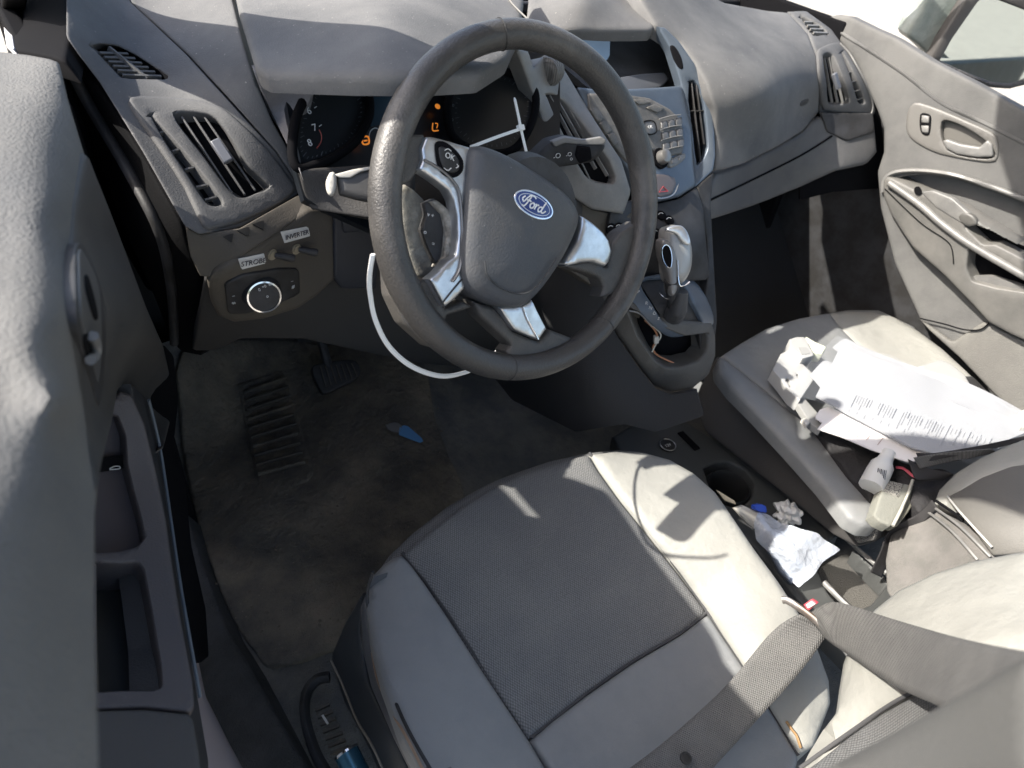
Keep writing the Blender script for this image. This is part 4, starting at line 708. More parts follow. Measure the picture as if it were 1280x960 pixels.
# ================================================================== DRIVER SEAT
def driver_seat():
    t = thing('driver_seat', (-.37, -.25, .1), 'light grey vinyl driver seat with dark dimpled cushion centre in the foreground', 'car seat', 'front seats')
    def sag(P): return -.006*np.exp(-(((P[:, 0]-700)/130)**2+((P[:, 1]-740)/110)**2))
    ins = [(503, 690), (520, 676), (545, 655), (575, 632), (610, 610), (645, 592), (690, 577), (725, 568), (737, 566), (748, 585), (775, 622), (812, 668), (850, 717), (884, 764), (850, 790), (790, 826), (730, 868), (690, 900), (663, 921), (645, 893), (600, 826), (560, 765), (530, 722)]
    panel('seat_centre', ins, S_seat, CLOTH, t, r=8, R=.008, thick=.03, step=9, sm=1, disp=sag)
    panel('seat_front_roll', [(470, 712), (485, 690), (515, 662), (560, 628), (610, 600), (645, 586), (690, 571), (738, 561), (775, 558), (800, 560), (830, 572), (800, 640), (740, 600), (600, 640), (520, 720)], S_seat.off(-.014), CLOTH, t, r=10, R=.016, thick=.08, step=9, sm=1, down=(0, .25, -1))
    lb = [(502, 691), (512, 700), (530, 724), (560, 767), (600, 828), (645, 895), (665, 925), (700, 985), (540, 985), (505, 920), (478, 850), (462, 790), (456, 750), (460, 722), (478, 703), (493, 693)]
    panel('left_bolster', lb, S_seat, VIND, t, r=9, R=.012, thick=.02, step=9, sm=1, bulge=.006)
    SL = Surf([(456, 740, 'z.285'), (500, 900, 'z.29'), (460, 830, 'z.20'), (530, 985, 'z.27'), (420, 830, 'z.14'), (440, 800, 'z.2'), (470, 960, 'z.16')])
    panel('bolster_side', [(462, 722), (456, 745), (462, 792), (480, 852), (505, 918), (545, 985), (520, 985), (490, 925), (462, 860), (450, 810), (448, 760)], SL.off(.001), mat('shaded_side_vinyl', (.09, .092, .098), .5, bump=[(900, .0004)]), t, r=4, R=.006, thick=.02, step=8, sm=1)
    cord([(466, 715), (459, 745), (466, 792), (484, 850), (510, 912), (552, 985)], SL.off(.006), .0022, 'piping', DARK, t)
    panel('seat_skirt', [(452, 742), (448, 790), (458, 850), (486, 915), (520, 985), (480, 985), (462, 940), (430, 880), (414, 832), (414, 818), (430, 780)], SL.off(-.012), mat('seat_skirt_plastic', (.03, .034, .038), .5, bump=GR), t, r=3, thick=.02, step=9, sm=1)
    cord([(414, 826), (428, 856), (446, 900), (464, 930), (478, 960)], SL.off(.006), .0015, 'skirt_edge', mat('worn_brown_edge', (.2, .17, .13), .5), t)
    cord([(465, 815), (472, 850), (490, 890), (510, 925), (530, 965)], SL.off(.004), .0016, 'frame_edge', mat('rust_edge', (.3, .2, .13), .5), t)
    rb = [(737, 565), (748, 583), (776, 622), (813, 668), (851, 717), (884, 764), (900, 790), (935, 842), (975, 905), (1000, 945), (1020, 935), (1042, 880), (1040, 850), (1022, 800), (1000, 762), (975, 725), (945, 685), (915, 640), (895, 612), (868, 588), (838, 571), (805, 562), (770, 561)]
    panel('right_bolster', rb, S_seat, VINYL, t, r=9, R=.012, thick=.10, step=9, sm=1, bulge=.008, down=(0, 0, -1))
    rp = [(885, 766), (900, 790), (935, 842), (975, 905), (1000, 947), (990, 985), (705, 985), (665, 924), (690, 902), (732, 870), (792, 828), (852, 792)]
    panel('rear_cushion_panel', rp, S_seat, VIND, t, r=6, R=.007, thick=.03, step=10, sm=1, bulge=.004)
    sm_ = mat('seam_thread', (.05, .05, .052), .8)
    for q in ([(503, 691), (530, 723), (560, 766), (600, 827), (645, 894), (664, 922)], [(737, 566), (776, 622), (813, 668), (851, 717), (884, 765), (935, 842), (998, 944)], [(664, 922), (731, 869), (791, 827), (851, 791), (884, 765)]):
        cord(q, S_seat.off(-.007), .0026, 'seam', sm_, t)
    # backrest
    SBk = Surf([(1035, 870, 'z.36'), (1060, 790, 'z.385'), (1100, 740, 'z.42'), (1180, 700, 'z.50'), (1290, 675, 'z.58'), (1290, 800, 'z.62'), (1150, 850, 'z.52'), (1000, 960, 'z.36'), (1100, 960, 'z.46'), (1120, 780, 'z.47'), (1290, 900, 'z.66')])
    bv = [(1310, 672), (1260, 680), (1210, 690), (1160, 706), (1115, 728), (1082, 755), (1056, 790), (1042, 825), (1036, 862), (1033, 886), (1018, 905), (1000, 935), (985, 965), (1010, 975), (1040, 935), (1085, 898), (1130, 868), (1200, 845), (1310, 815)]
    panel('backrest_bolster', bv, SBk, VINYL, t, r=22, R=.03, thick=.09, step=9, sm=1, bulge=.01)
    bc = [(985, 975), (1020, 950), (1060, 918), (1100, 890), (1140, 868), (1200, 846), (1310, 818), (1310, 985), (985, 985)]
    panel('backrest_centre', bc, SBk.off(.001), CLOTHB, t, r=5, R=.007, thick=.05, step=9, sm=1)
    cord([(1000, 960), (1060, 917), (1130, 871), (1200, 845), (1300, 818)], SBk.off(-.002), .0022, 'seam', sm_, t)
    SN = Surf([(960, 985, 'd.38'), (1280, 800, 'd.215'), (1290, 985, 'd.20'), (1100, 900, 'd.30'), (1200, 970, 'd.24')])
    panel('backrest_shoulder', [(948, 990), (985, 965), (1040, 935), (1090, 908), (1140, 880), (1200, 845), (1250, 815), (1310, 775), (1310, 990)], SN, mat('shaded_shoulder', (.075, .075, .072), .6, bump=GR), t, r=34, R=.016, thick=.05, step=12, sm=1)  # seat shoulder given a darker grey in place of missing shade
    # burnt crack in the gap
    for a in ([(998, 852), (1003, 880), (1010, 905), (1030, 935)],): cord([(983, 902), (990, 912), (996, 920), (1001, 935)], S_seat.off(.004), .0018, 'torn_seam', mat('brown_tear', (.3, .18, .08), .8), t)
driver_seat()
# ================================================================== PASSENGER SEAT
def passenger_seat():
    t = thing('passenger_seat', (.37, -.2, .1), 'grey vinyl passenger seat buried under papers and bags', 'car seat', 'front seats')
    cen = [(902, 443), (925, 428), (960, 408), (1000, 396), (1038, 389), (1052, 408), (1085, 440), (1130, 480), (1200, 520), (1260, 560), (1300, 600), (1200, 690), (1110, 640), (1098, 622), (1060, 580), (1011, 529), (950, 480)]
    panel('seat_centre', cen, S_pseat, VIND, t, r=7, R=.007, thick=.04, step=10, sm=1)
    rb = [(1038, 388), (1060, 385), (1090, 386), (1120, 392), (1148, 408), (1180, 432), (1210, 460), (1235, 486), (1250, 505), (1290, 560), (1260, 570), (1200, 530), (1130, 482), (1085, 442), (1052, 410)]
    panel('right_bolster', rb, S_pseat, VINYL, t, r=12, R=.014, thick=.10, step=9, sm=1, down=(0, 0, -1))
    lb = [(902, 442), (912, 450), (950, 480), (1011, 528), (1060, 580), (1100, 622), (1108, 642), (1098, 656), (1080, 655), (1062, 645), (1030, 604), (990, 560), (950, 518), (915, 484), (898, 462), (897, 448)]
    panel('left_bolster', lb, S_pseat.off(.004), VIND, t, r=8, R=.010, thick=.02, step=8, sm=1, bulge=.004)
    SS = Surf([(897, 455, 'x.205'), (950, 520, 'x.195'), (1062, 640, 'x.14'), (880, 500, 'x.175'), (990, 640, 'x.14'), (1070, 690, 'x.13'), (1090, 665, 'x.13')])
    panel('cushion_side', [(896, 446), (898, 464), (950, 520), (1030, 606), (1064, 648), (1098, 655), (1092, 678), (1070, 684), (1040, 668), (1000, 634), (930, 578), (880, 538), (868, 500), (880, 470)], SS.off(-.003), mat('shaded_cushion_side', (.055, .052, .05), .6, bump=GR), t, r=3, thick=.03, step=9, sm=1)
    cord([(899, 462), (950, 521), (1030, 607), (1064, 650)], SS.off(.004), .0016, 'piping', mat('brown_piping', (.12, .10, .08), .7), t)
    panel('front_face', [(896, 448), (925, 428), (960, 408), (1000, 396), (1038, 389), (1060, 385), (1100, 385), (1148, 408), (1120, 430), (960, 450), (905, 470)], S_pseat.off(-.02), VIND, t, r=6, R=.01, thick=.12, step=10, sm=1, down=(0, .3, -1))
    panel('carpet_corner', [(1064, 665), (1080, 660), (1096, 660), (1092, 675), (1072, 680)], SS.off(.004), mat('speckled_felt', (.2, .19, .17), .95, speck=((.05, .05, .05), 500, .5)), t, r=1, thick=.006, step=6, sm=1)
    # backrest, seen from its left side
    SB = Surf([(1160, 650, 'z.33'), (1200, 590, 'z.38'), (1290, 545, 'z.44'), (1290, 600, 'z.47'), (1200, 640, 'z.40'), (1120, 680, 'z.28'), (1290, 720, 'z.42'), (1140, 730, 'z.26')])
    panel('backrest_bolster', [(1162, 632), (1170, 610), (1192, 588), (1225, 568), (1260, 552), (1310, 534), (1310, 575), (1262, 582), (1225, 596), (1200, 612), (1180, 622), (1172, 632)], SB, VINYL, t, r=7, R=.012, thick=.05, step=8, sm=1)
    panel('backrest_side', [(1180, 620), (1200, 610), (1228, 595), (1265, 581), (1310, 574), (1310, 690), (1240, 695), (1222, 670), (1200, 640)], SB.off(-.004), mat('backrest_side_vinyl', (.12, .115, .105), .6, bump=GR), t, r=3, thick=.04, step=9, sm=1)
    panel('backrest_lower_cover', [(1112, 668), (1125, 655), (1150, 642), (1166, 633), (1190, 650), (1215, 672), (1245, 700), (1200, 740), (1130, 770), (1108, 740), (1106, 700)], SB.off(-.006), mat('backrest_felt', (.14, .135, .125), .9, bump=[(500, .0012)], col2=(.17, .16, .15), nscale=30), t, r=3, thick=.04, step=9, sm=1)
    for q in ([(1160, 640), (1190, 664), (1222, 700)], [(1170, 636), (1200, 658), (1238, 696)]): cord(q, SB.off(.001), .0022, 'cover_ridge', LTRIM, t)
    cord([(1184, 620), (1200, 640), (1240, 684)], SB.off(.0), .0018, 'side_piping', mat('pale_piping', (.33, .32, .3), .6), t)
passenger_seat()
# ================================================================== DRIVER DOOR (open, at the left)
def driver_door():
    t = thing('driver_door', (-.8, 0, .3), 'dusty grey driver door trim with handle and armrest pocket in the left foreground', 'car door', 'front doors')
    DT = mat('dusty_door_trim', (.10, .101, .101), .8, spec=.25, bump=[(520, .0014), (230, .0006)], col2=(.15, .147, .138), nscale=6, namt=(.3, .7))
    out = [(-40, 58), (0, 60), (35, 64), (62, 69), (76, 74), (80, 86), (90, 125), (110, 190), (140, 262), (162, 320), (186, 385), (206, 432), (200, 470), (168, 478), (152, 486), (142, 530), (130, 580), (125, 640), (125, 760), (128, 870), (131, 990), (-40, 990)]
    panel('upper_trim', out, S_dtop, DT, t, r=7, R=.007, thick=.05, step=12, sm=1)
    FM = mat('shaded_door_face', (.045, .044, .043), .6, bump=GR, col2=(.06, .058, .055), spec=.3)  # darker colour stands for the shade on the upright face
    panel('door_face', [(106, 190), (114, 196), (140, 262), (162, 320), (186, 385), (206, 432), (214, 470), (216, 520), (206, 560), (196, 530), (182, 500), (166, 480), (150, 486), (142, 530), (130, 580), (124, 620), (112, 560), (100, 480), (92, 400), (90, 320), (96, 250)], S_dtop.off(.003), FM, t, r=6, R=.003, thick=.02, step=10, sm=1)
    bz = panel('handle_bezel', [(95, 310), (101, 303), (112, 318), (126, 350), (132, 385), (134, 430), (130, 480), (124, 510), (116, 480), (104, 435), (98, 400), (95, 350)], S_dtop.off(.007), DARK, t, r=2.5, thick=.006, step=6, sm=2)
    panel('bezel_inlay', [(99, 318), (104, 313), (116, 335), (125, 360), (128, 400), (128, 440), (124, 480), (118, 460), (108, 425), (102, 390)], S_dtop.off(.0085), mat('inlay_plastic', (.07, .07, .07), .45), t, r=2, thick=.004, step=6, sm=2)
    panel('lock_switch', [(108, 345), (112, 347), (122, 385), (123, 399), (119, 397), (110, 365)], S_dtop.off(.0105), BLACK, t, r=1, thick=.004, step=5)
    panel('handle_recess', [(107, 420), (113, 416), (118, 420), (118, 440), (113, 448), (108, 436)], S_dtop.off(.0095), BLACK, t, r=1, thick=.003, step=4)
    cord([(116, 420), (120, 430), (118, 444), (113, 450)], S_dtop.off(.014), .003, 'pull_handle', mat('handle_grey', (.16, .16, .16), .4), t)
    AM = mat('purple_grey_armrest', (.068, .060, .062), .5, bump=GR)
    ph = [(122, 702), (150, 704), (172, 702), (179, 712), (188, 760), (200, 830), (202, 858), (192, 862), (150, 862), (122, 864)]
    gh = [(118, 545), (132, 520), (146, 520), (156, 545), (158, 580), (165, 610), (176, 650), (180, 672), (172, 682), (150, 688), (118, 690)]
    panel('armrest', [(85, 560), (140, 500), (150, 488), (166, 494), (182, 530), (196, 590), (208, 650), (215, 700), (228, 780), (242, 850), (244, 882), (238, 890), (180, 884), (85, 888)], S_darm, AM, t, r=4, R=.005, thick=.05, step=8, sm=1, holes=[ph, gh], hr=2.5)
    panel('pocket_floor', [(60, 680), (190, 685), (225, 880), (60, 890)], S_darm.off(-.055), mat('pocket_black', (.02, .023, .023), .6), t, r=0, thick=.01, sm=1, step=12)
    panel('grab_floor', [(105, 520), (160, 505), (190, 680), (110, 700)], S_darm.off(-.022), mat('grab_purple', (.055, .045, .05), .55), t, r=0, thick=.01, sm=1, step=12)
    w_ = panel('window_switch', [(122, 572), (156, 569), (159, 585), (124, 590)], S_darm.off(-.012), BLACK, t, r=1, thick=.01, step=5, sm=1)
    cord([(137, 586), (143, 583), (149, 583), (149, 586), (137, 587)], S_darm.off(-.011), .0006, 'marking', WINK, w_)
    panel('rear_armrest_pad', [(85, 888), (180, 885), (238, 891), (243, 900), (250, 940), (256, 990), (85, 990)], S_darm.off(.002), mat('armrest_pad', (.05, .047, .045), .6, bump=GR), t, r=4, R=.005, thick=.05, step=9, sm=1)
    panel('lower_trim', [(166, 480), (186, 500), (196, 540), (206, 600), (214, 660), (226, 740), (240, 820), (250, 880), (262, 950), (262, 990), (246, 990), (236, 900), (224, 790), (208, 700), (196, 620), (182, 560), (168, 510)], S_dlow, mat('door_lower_trim', (.03, .031, .034), .45, bump=GR), t, r=3, thick=.04, step=9, sm=1)
    cord([(186, 500), (200, 560), (212, 640), (226, 735), (240, 815), (250, 872)], S_dlow.off(.006), .0016, 'trim_highlight', mat('blue_grey_edge', (.10, .12, .14), .35), t)
    SU = Surf([(180, 480, 'z.48'), (262, 820, 'z.14'), (220, 560, 'z.36'), (205, 430, 'z.50'), (240, 690, 'z.27'), (200, 570, 'z.42')])
    panel('door_inner_edge', [(180, 480), (205, 430), (218, 445), (224, 500), (218, 555), (222, 572), (232, 600), (240, 680), (258, 760), (262, 820), (250, 830), (240, 800), (226, 720), (212, 640), (200, 570)], SU, BLACK, t, r=2, thick=.03, step=10, sm=1)
    # outer skin of the open door below its window
    MB().prism([(-.86, .42, -.1), (-.86, .42, .82), (-.885, .22, .86), (-.97, -.45, .87), (-1.03, -.95, .87), (-1.03, -.95, -.1)], (-.03, 0, 0)).build('outer_skin', PAINT, t, bevel=.004)
driver_door()
# ================================================================== PASSENGER DOOR
def passenger_door():
    t = thing('passenger_door', (.74, 0, .3), 'sunlit dusty passenger door trim with pull handle and armrest', 'car door', 'front doors')
    DT = mat('sunlit_door_trim', (.09, .089, .087), .7, spec=.3, bump=GR, col2=(.125, .123, .118), nscale=6)
    hr_ = [(1177, 152), (1186, 151), (1206, 159), (1228, 173), (1241, 186), (1242, 197), (1222, 198), (1196, 193), (1182, 184), (1176, 168)]
    ar = [(1104, 232), (1112, 222), (1140, 216), (1185, 220), (1230, 233), (1310, 262), (1310, 440), (1262, 420), (1240, 405), (1215, 380), (1180, 340), (1140, 310), (1112, 268)]
    panel('door_trim', [(1010, 30), (1030, 22), (1048, 18), (1062, 20), (1090, 34), (1119, 47), (1165, 76), (1220, 104), (1280, 138), (1310, 155), (1310, 500), (1250, 512), (1230, 480), (1190, 430), (1150, 400), (1118, 330), (1100, 260), (1096, 215), (1104, 190), (1104, 160), (1096, 138), (1070, 80), (1040, 40)], S_pdoor, DT, t, r=5, R=.005, thick=.03, step=10, sm=1, holes=[[(1175, 150), (1186, 149), (1208, 158), (1230, 172), (1243, 186), (1244, 198), (1222, 200), (1195, 195), (1180, 185), (1174, 168)], [(1112, 228), (1130, 220), (1160, 218), (1200, 225), (1240, 238), (1290, 258), (1290, 380), (1240, 385), (1200, 350), (1160, 310), (1125, 270)]], hr=1)
    cord([(1050, 40), (1085, 62), (1130, 92), (1180, 130), (1240, 158), (1300, 190)], S_pdoor.off(-.0012), .004, 'belt_crease', DT, t)
    panel('handle_bezel', [(1134, 140), (1139, 131), (1148, 128), (1175, 137), (1210, 152), (1240, 166), (1247, 176), (1247, 196), (1240, 203), (1215, 201), (1175, 193), (1152, 183), (1137, 172), (1132, 160)], S_pdoor.off(.004), mat('handle_surround', (.12, .115, .106), .45, bump=GR), t, r=3, R=.003, thick=.01, step=6, holes=[hr_], hr=1.5, sm=2)
    panel('handle_cup', [(1170, 146), (1246, 172), (1248, 202), (1176, 192)], S_pdoor.off(-.012), mat('handle_cup_plastic', (.10, .095, .085), .5), t, r=0, thick=.006, sm=1, step=9)
    panel('pull_handle', [(1178, 176), (1184, 174), (1200, 180), (1224, 184), (1234, 175), (1240, 180), (1241, 196), (1222, 197), (1196, 193), (1182, 186)], S_pdoor.off(.008), LTRIM, t, r=3, R=.003, thick=.01, step=5, sm=1)
    panel('lock_switch', [(1150, 143), (1155, 141), (1163, 144), (1164, 152), (1162, 168), (1157, 170), (1151, 166), (1149, 155)], S_pdoor.off(.0055), BLACK, t, r=1.5, thick=.004, step=5)
    for q in ([(1152, 144), (1161, 145), (1161, 154), (1151, 153)], [(1151, 157), (1161, 157), (1160, 167), (1152, 165)]): panel('lock_button', q, S_pdoor.off(.0075), LTRIM, t, r=1.2, thick=.003, step=5, sm=1)
    cord([(1104, 240), (1106, 224), (1120, 215), (1150, 213), (1190, 218), (1235, 232), (1300, 256)], S_pdoor.off(.006), .005, 'armrest_lip', LTRIM, t)
    rec = mat('door_pocket_shadow', (.08, .076, .07), .7, bump=GR)
    panel('armrest_recess', [(1112, 224), (1130, 218), (1160, 217), (1200, 224), (1240, 237), (1310, 262), (1310, 360), (1262, 338), (1220, 318), (1180, 290), (1140, 250)], S_pdoor.off(-.03), DT, t, r=2, thick=.01, step=10, sm=1)
    hb = [(1210, 312), (1222, 314), (1245, 325), (1285, 350), (1285, 366), (1245, 360), (1215, 352), (1208, 335)]
    pull = [(1205, 283), (1215, 280), (1240, 290), (1300, 322), (1300, 335), (1245, 306), (1228, 306)]
    panel('armrest', [(1102, 226), (1106, 220), (1112, 222), (1140, 236), (1160, 244), (1200, 262), (1240, 288), (1310, 330), (1310, 440), (1262, 418), (1236, 404), (1214, 380), (1180, 345), (1140, 310), (1112, 268), (1103, 245)], S_parm, mat('dusty_armrest', (.10, .098, .092), .5, bump=GR, col2=(.14, .135, .125)), t, r=5, R=.005, thick=.04, step=8, sm=1, holes=[hb, pull], hr=2)
    panel('pocket_floor', [(1195, 270), (1310, 325), (1310, 380), (1200, 360)], S_parm.off(-.035), BLACK, t, r=0, thick=.01, sm=1, step=12)
    panel('pocket_base', [(1210, 346), (1240, 345), (1290, 362), (1290, 374), (1240, 362)], S_parm.off(-.012), LTRIM, t, r=0, thick=.01, sm=1, step=9)
    cord([(1112, 229), (1150, 256), (1180, 282), (1220, 310), (1300, 356)], S_parm.off(.003), .0075, 'grab_bar', LTRIM, t, n=10)
    cord([(1106, 236), (1150, 278), (1182, 300), (1190, 312), (1192, 330)], S_parm.off(.001), .0012, 'armrest_groove', BLACK, t)
    panel('switch_base', [(1150, 240), (1165, 238), (1190, 248), (1210, 266), (1222, 280), (1210, 284), (1196, 276), (1170, 260)], S_parm.off(.002), LTRIM, t, r=2, thick=.01, step=6, sm=1)
    panel('window_switch', [(1198, 270), (1205, 266), (1216, 270), (1221, 280), (1212, 283), (1201, 279)], S_parm.off(.004), mat('door_switch_grey', (.09, .087, .08), .45), t, r=3, thick=.006, step=5)
    panel('switch_gap', [(1143, 235), (1148, 233), (1152, 240), (1148, 244), (1143, 241)], S_parm.off(.003), BLACK, t, r=0, thick=.002, step=4)
    panel('lower_door_trim', [(1148, 398), (1190, 428), (1230, 402), (1262, 418), (1310, 440), (1310, 560), (1260, 510), (1240, 490), (1200, 448), (1160, 412)], S_pdoor.off(.008), mat('lower_trim_plastic', (.13, .125, .115), .7, bump=[(500, .001)], col2=(.16, .155, .14)), t, r=3, thick=.03, step=9, sm=1)
    cord([(1236, 404), (1225, 412), (1205, 412), (1180, 405), (1150, 398)], S_pdoor.off(.012), .0016, 'trim_joint', BLACK, t)
    MB().prism([(.80, .80, -.1), (.80, .80, .74), (.80, .1, .70), (.80, -1.4, .66), (.80, -1.4, -.1)], (.03, 0, 0)).build('outer_skin', DARK, t, bevel=.004)
passenger_door()
def mirror():
    c0 = np.array([.98, .22, .80])
    S = Plane(U_(1220, 60, 'x1.0'), [-.55, -.62, .03])
    t = thing('door_mirror', S.p(1200, 60), 'dark framed passenger door mirror outside the window at the top right', 'mirror')
    hm = mat('dusty_green_grey_shell', (.20, .23, .21), .5, bump=[(30, .004)], col2=(.28, .30, .27), nscale=14)
    panel('mirror_shell', [(1134, 42), (1140, 28), (1150, 14), (1162, -10), (1206, -10), (1200, 10), (1180, 42), (1164, 72), (1150, 58), (1136, 48)], S.off(-.03), hm, t, r=4, thick=.05, step=9, sm=1, R=.01)
    mg = mat('mirror_glass', (.5, .56, .55), .03, metal=1)
    panel('mirror_frame', [(1163, 74), (1175, 50), (1204, 4), (1212, -8), (1310, -8), (1310, 100), (1278, 108), (1262, 112), (1238, 110), (1212, 100), (1190, 86), (1172, 78)], S, mat('mirror_frame_plastic', (.07, .065, .062), .5), t, r=4, thick=.03, step=9, sm=1, holes=[[(1176, 76), (1190, 50), (1222, 4), (1232, -6), (1300, 20), (1300, 92), (1275, 102), (1262, 105), (1240, 103), (1216, 94), (1192, 84)]], hr=2)
    refl = mat('reflected_scene', (.16, .19, .19), .15, col2=(.26, .27, .25), nscale=9, namt=(.45, .55))
    panel('mirror_face', [(1170, 78), (1190, 46), (1222, 0), (1232, -10), (1310, -10), (1310, 96), (1278, 106), (1262, 108), (1238, 106), (1212, 96)], S.off(-.006), mg, t, r=0, thick=.004, step=12, sm=1)
def U_(px, py, k): return CP+tval(px, py, k)*rays([px, py])[0]
mirror()
# ================================================================== SEAT BELTS
def ribbon(rows, m, name, parent=None, th=.0016, k=6):
    """rows: list of ((px,py,key),(px,py,key)) pairs across the strap"""
    A = np.array([[U_(*a), U_(*b)] for a, b in rows]); L = crom(A[:, 0], k, False); R_ = crom(A[:, 1], k, False)
    G = [[l*(1-f)+r*f for f in np.linspace(0, 1, 9)] for l, r in zip(L, R_)]
    mb = MB(); mb.grid(G); return mb.build(name, m, parent, solid=th, ang=80)
def belts():
    t = thing('seat_belt', U_(1005, 775, 'z.37'), 'grey driver seat belt folded through its steel tongue across the seat', 'seat belt', 'seat belts')
    ribbon([((700, 1000, 'z.325'), (860, 1010, 'z.325')), ((790, 958, 'z.315'), (888, 965, 'z.312')), ((897, 868, 'z.315'), (928, 920, 'z.305')), ((960, 795, 'z.345'), (1000, 840, 'z.335')), ((985, 775, 'z.365'), (1034, 793, 'z.365')), ((1000, 768, 'z.375'), (1038, 786, 'z.375'))], BELT, 'lap_strap', t)
    ribbon([((1010, 770, 'z.375'), (1034, 800, 'z.375')), ((1022, 760, 'z.40'), (1042, 806, 'z.40')), ((1048, 753, 'z.44'), (1060, 818, 'z.44')), ((1120, 775, 'z.56'), (1120, 858, 'z.56')), ((1200, 798, 'z.68'), (1172, 882, 'z.66')), ((1290, 816, 'z.80'), (1260, 925, 'z.78')), ((1340, 820, 'z.85'), (1310, 950, 'z.83'))], BELT, 'shoulder_strap', t)
    S = Surf([(980, 750, 'z.378'), (1030, 785, 'z.385'), (1000, 780, 'z.37')])
    cord([(978, 750), (985, 751), (1005, 764), (1030, 784)], S, .0048, 'steel_tongue', METAL, t, flat=.5, n=10)
    panel('buckle_end', [(1004, 756), (1014, 749), (1022, 754), (1010, 764)], S.off(.0), RED, t, r=1, thick=.006, step=4, sm=1)
    panel('buckle_label', [(1007, 756), (1014, 751), (1020, 755), (1010, 761)], S.off(.002), WHITE, t, r=0, thick=.001, step=4, sm=1)
    c = U_(857, 948, 'z.322'); MB().lathe(c, (0, 0, 1), [(.0065, 0), (.0065, .002), (.004, .0028), (.004, .002)], 20).build('stop_button', DARK, t)
    # passenger belt
    t = thing('seat_belt', U_(1180, 600, 'z.36'), 'thin dark passenger seat belt stretched over the papers', 'seat belt', 'seat belts')
    ribbon([((1145, 566, 'z.385'), (1150, 578, 'z.375')), ((1170, 566, 'z.39'), (1178, 573, 'z.385')), ((1230, 556, 'z.41'), (1235, 562, 'z.405')), ((1310, 538, 'z.44'), (1310, 545, 'z.435'))], BELTD, 'shoulder_strap', t)
    ribbon([((1142, 572, 'z.385'), (1150, 586, 'z.37')), ((1165, 568, 'z.388'), (1178, 579, 'z.375')), ((1200, 564, 'z.40'), (1215, 572, 'z.39')), ((1240, 561, 'z.41'), (1245, 565, 'z.40'))], BELT, 'twisted_strap', t)
    ribbon([((1135, 574, 'z.375'), (1142, 596, 'z.36')), ((1160, 585, 'z.37'), (1150, 600, 'z.36')), ((1192, 592, 'z.37'), (1180, 600, 'z.355'))], BELTD, 'belt_fold', t)
    # buckle stalk beside the passenger cushion
    t = thing('buckle_pouch', U_(1125, 640, 'z.31'), 'grey padded pouch with speckled stripe wedged beside the passenger seat', 'pouch')
    S = Surf([(1090, 650, 'z.32'), (1130, 600, 'z.34'), (1125, 655, 'z.32'), (1160, 620, 'z.33')])
    panel('pouch_front', [(1092, 644), (1100, 620), (1108, 600), (1130, 604), (1140, 606), (1130, 630), (1114, 658), (1100, 652)], S, mat('pouch_grey', (.22, .22, .19), .7, bump=[(400, .001)]), t, r=3, thick=.02, step=7, sm=1)
    panel('pouch_stripe', [(1104, 606), (1110, 600), (1130, 605), (1124, 622), (1104, 614)], S.off(.001), mat('speckled_stripe', (.28, .27, .24), .9, speck=((.06, .06, .06), 600, .5)), t, r=1, thick=.003, step=6, sm=1)
    cord([(1141, 600), (1132, 625), (1116, 657)], S.off(.001), .0025, 'pouch_edge', mat('pale_edge', (.4, .39, .34), .6), t)
    panel('pouch_side', [(1142, 602), (1152, 612), (1136, 640), (1122, 658), (1116, 656), (1132, 628)], S.off(-.006), mat('pouch_side_cloth', (.17, .165, .13), .8, bump=[(400, .001)]), t, r=2, thick=.02, step=7, sm=1)
    # black bag and straps
    t = thing('black_bag', U_(1130, 610, 'z.28'), 'black cloth bag lying under the papers on the passenger seat', 'bag')
    S = Surf([(1060, 560, 'z.315'), (1150, 640, 'z.33'), (1180, 580, 'z.345'), (1030, 540, 'z.31'), (1100, 600, 'z.32')])
    def cr(P): return .005*np.sin(P[:, 0]/7)*np.cos(P[:, 1]/9)
    panel('bag_body', [(1018, 534), (1040, 535), (1090, 560), (1140, 580), (1195, 590), (1190, 612), (1170, 632), (1150, 640), (1130, 616), (1102, 604), (1090, 622), (1060, 590)], S, mat('black_bag_cloth', (.018, .017, .018), .8, bump=[(200, .002)]), t, r=4, thick=.03, step=7, sm=1, disp=cr)
    cord([(1120, 584), (1130, 586), (1140, 594), (1146, 597)], S.off(.006), .003, 'red_tab', mat('pink_red', (.6, .12, .17), .6), t, flat=.4)
    t = thing('bottle', U_(1095, 590, 'z.35'), 'small white bottle with a black barcode beside the passenger bolster', 'bottle')
    a = U_(1108, 572, 'z.35'); b = U_(1087, 612, 'z.325'); d = b-a; d /= np.linalg.norm(d)
    MB().lathe(a-d*.012, d, [(.010, 0), (.011, .004), (.011, .012), (.0125, .02), (.018, .03), (.019, .045), (.019, .075)], 24).build('bottle_body', mat('bottle_white', (.6, .6, .58), .4), t)
    Sb = Plane((a+b)/2+(CP-(a+b)/2)/np.linalg.norm(CP-(a+b)/2)*.021, CP-(a+b)/2)
    for i in range(6): mb = MB(); bar(mb, Sb, (1098+i*2-0, 585+i*.6), (1096+i*2, 597+i*.6), .0008 if i % 2 else .0014, .0004); mb.build('barcode_bar', INK, t)
    t = thing('black_strap', U_(1110, 680, 'z.25'), 'loose black strap hanging down beside the passenger backrest', 'strap')
    ribbon([((1165, 625, 'z.36'), (1172, 634, 'z.355')), ((1145, 644, 'z.32'), (1152, 654, 'z.31')), ((1112, 662, 'z.28'), (1122, 668, 'z.27')), ((1100, 690, 'z.24'), (1112, 696, 'z.23')), ((1088, 715, 'z.20'), (1102, 722, 'z.19'))], BELTD, 'strap', t)
    cord([(1170, 626), (1182, 634), (1196, 644), (1203, 652)], Surf([(1170, 626, 'z.36'), (1200, 645, 'z.37'), (1180, 650, 'z.34')]), .0025, 'cord', BLACK, t)
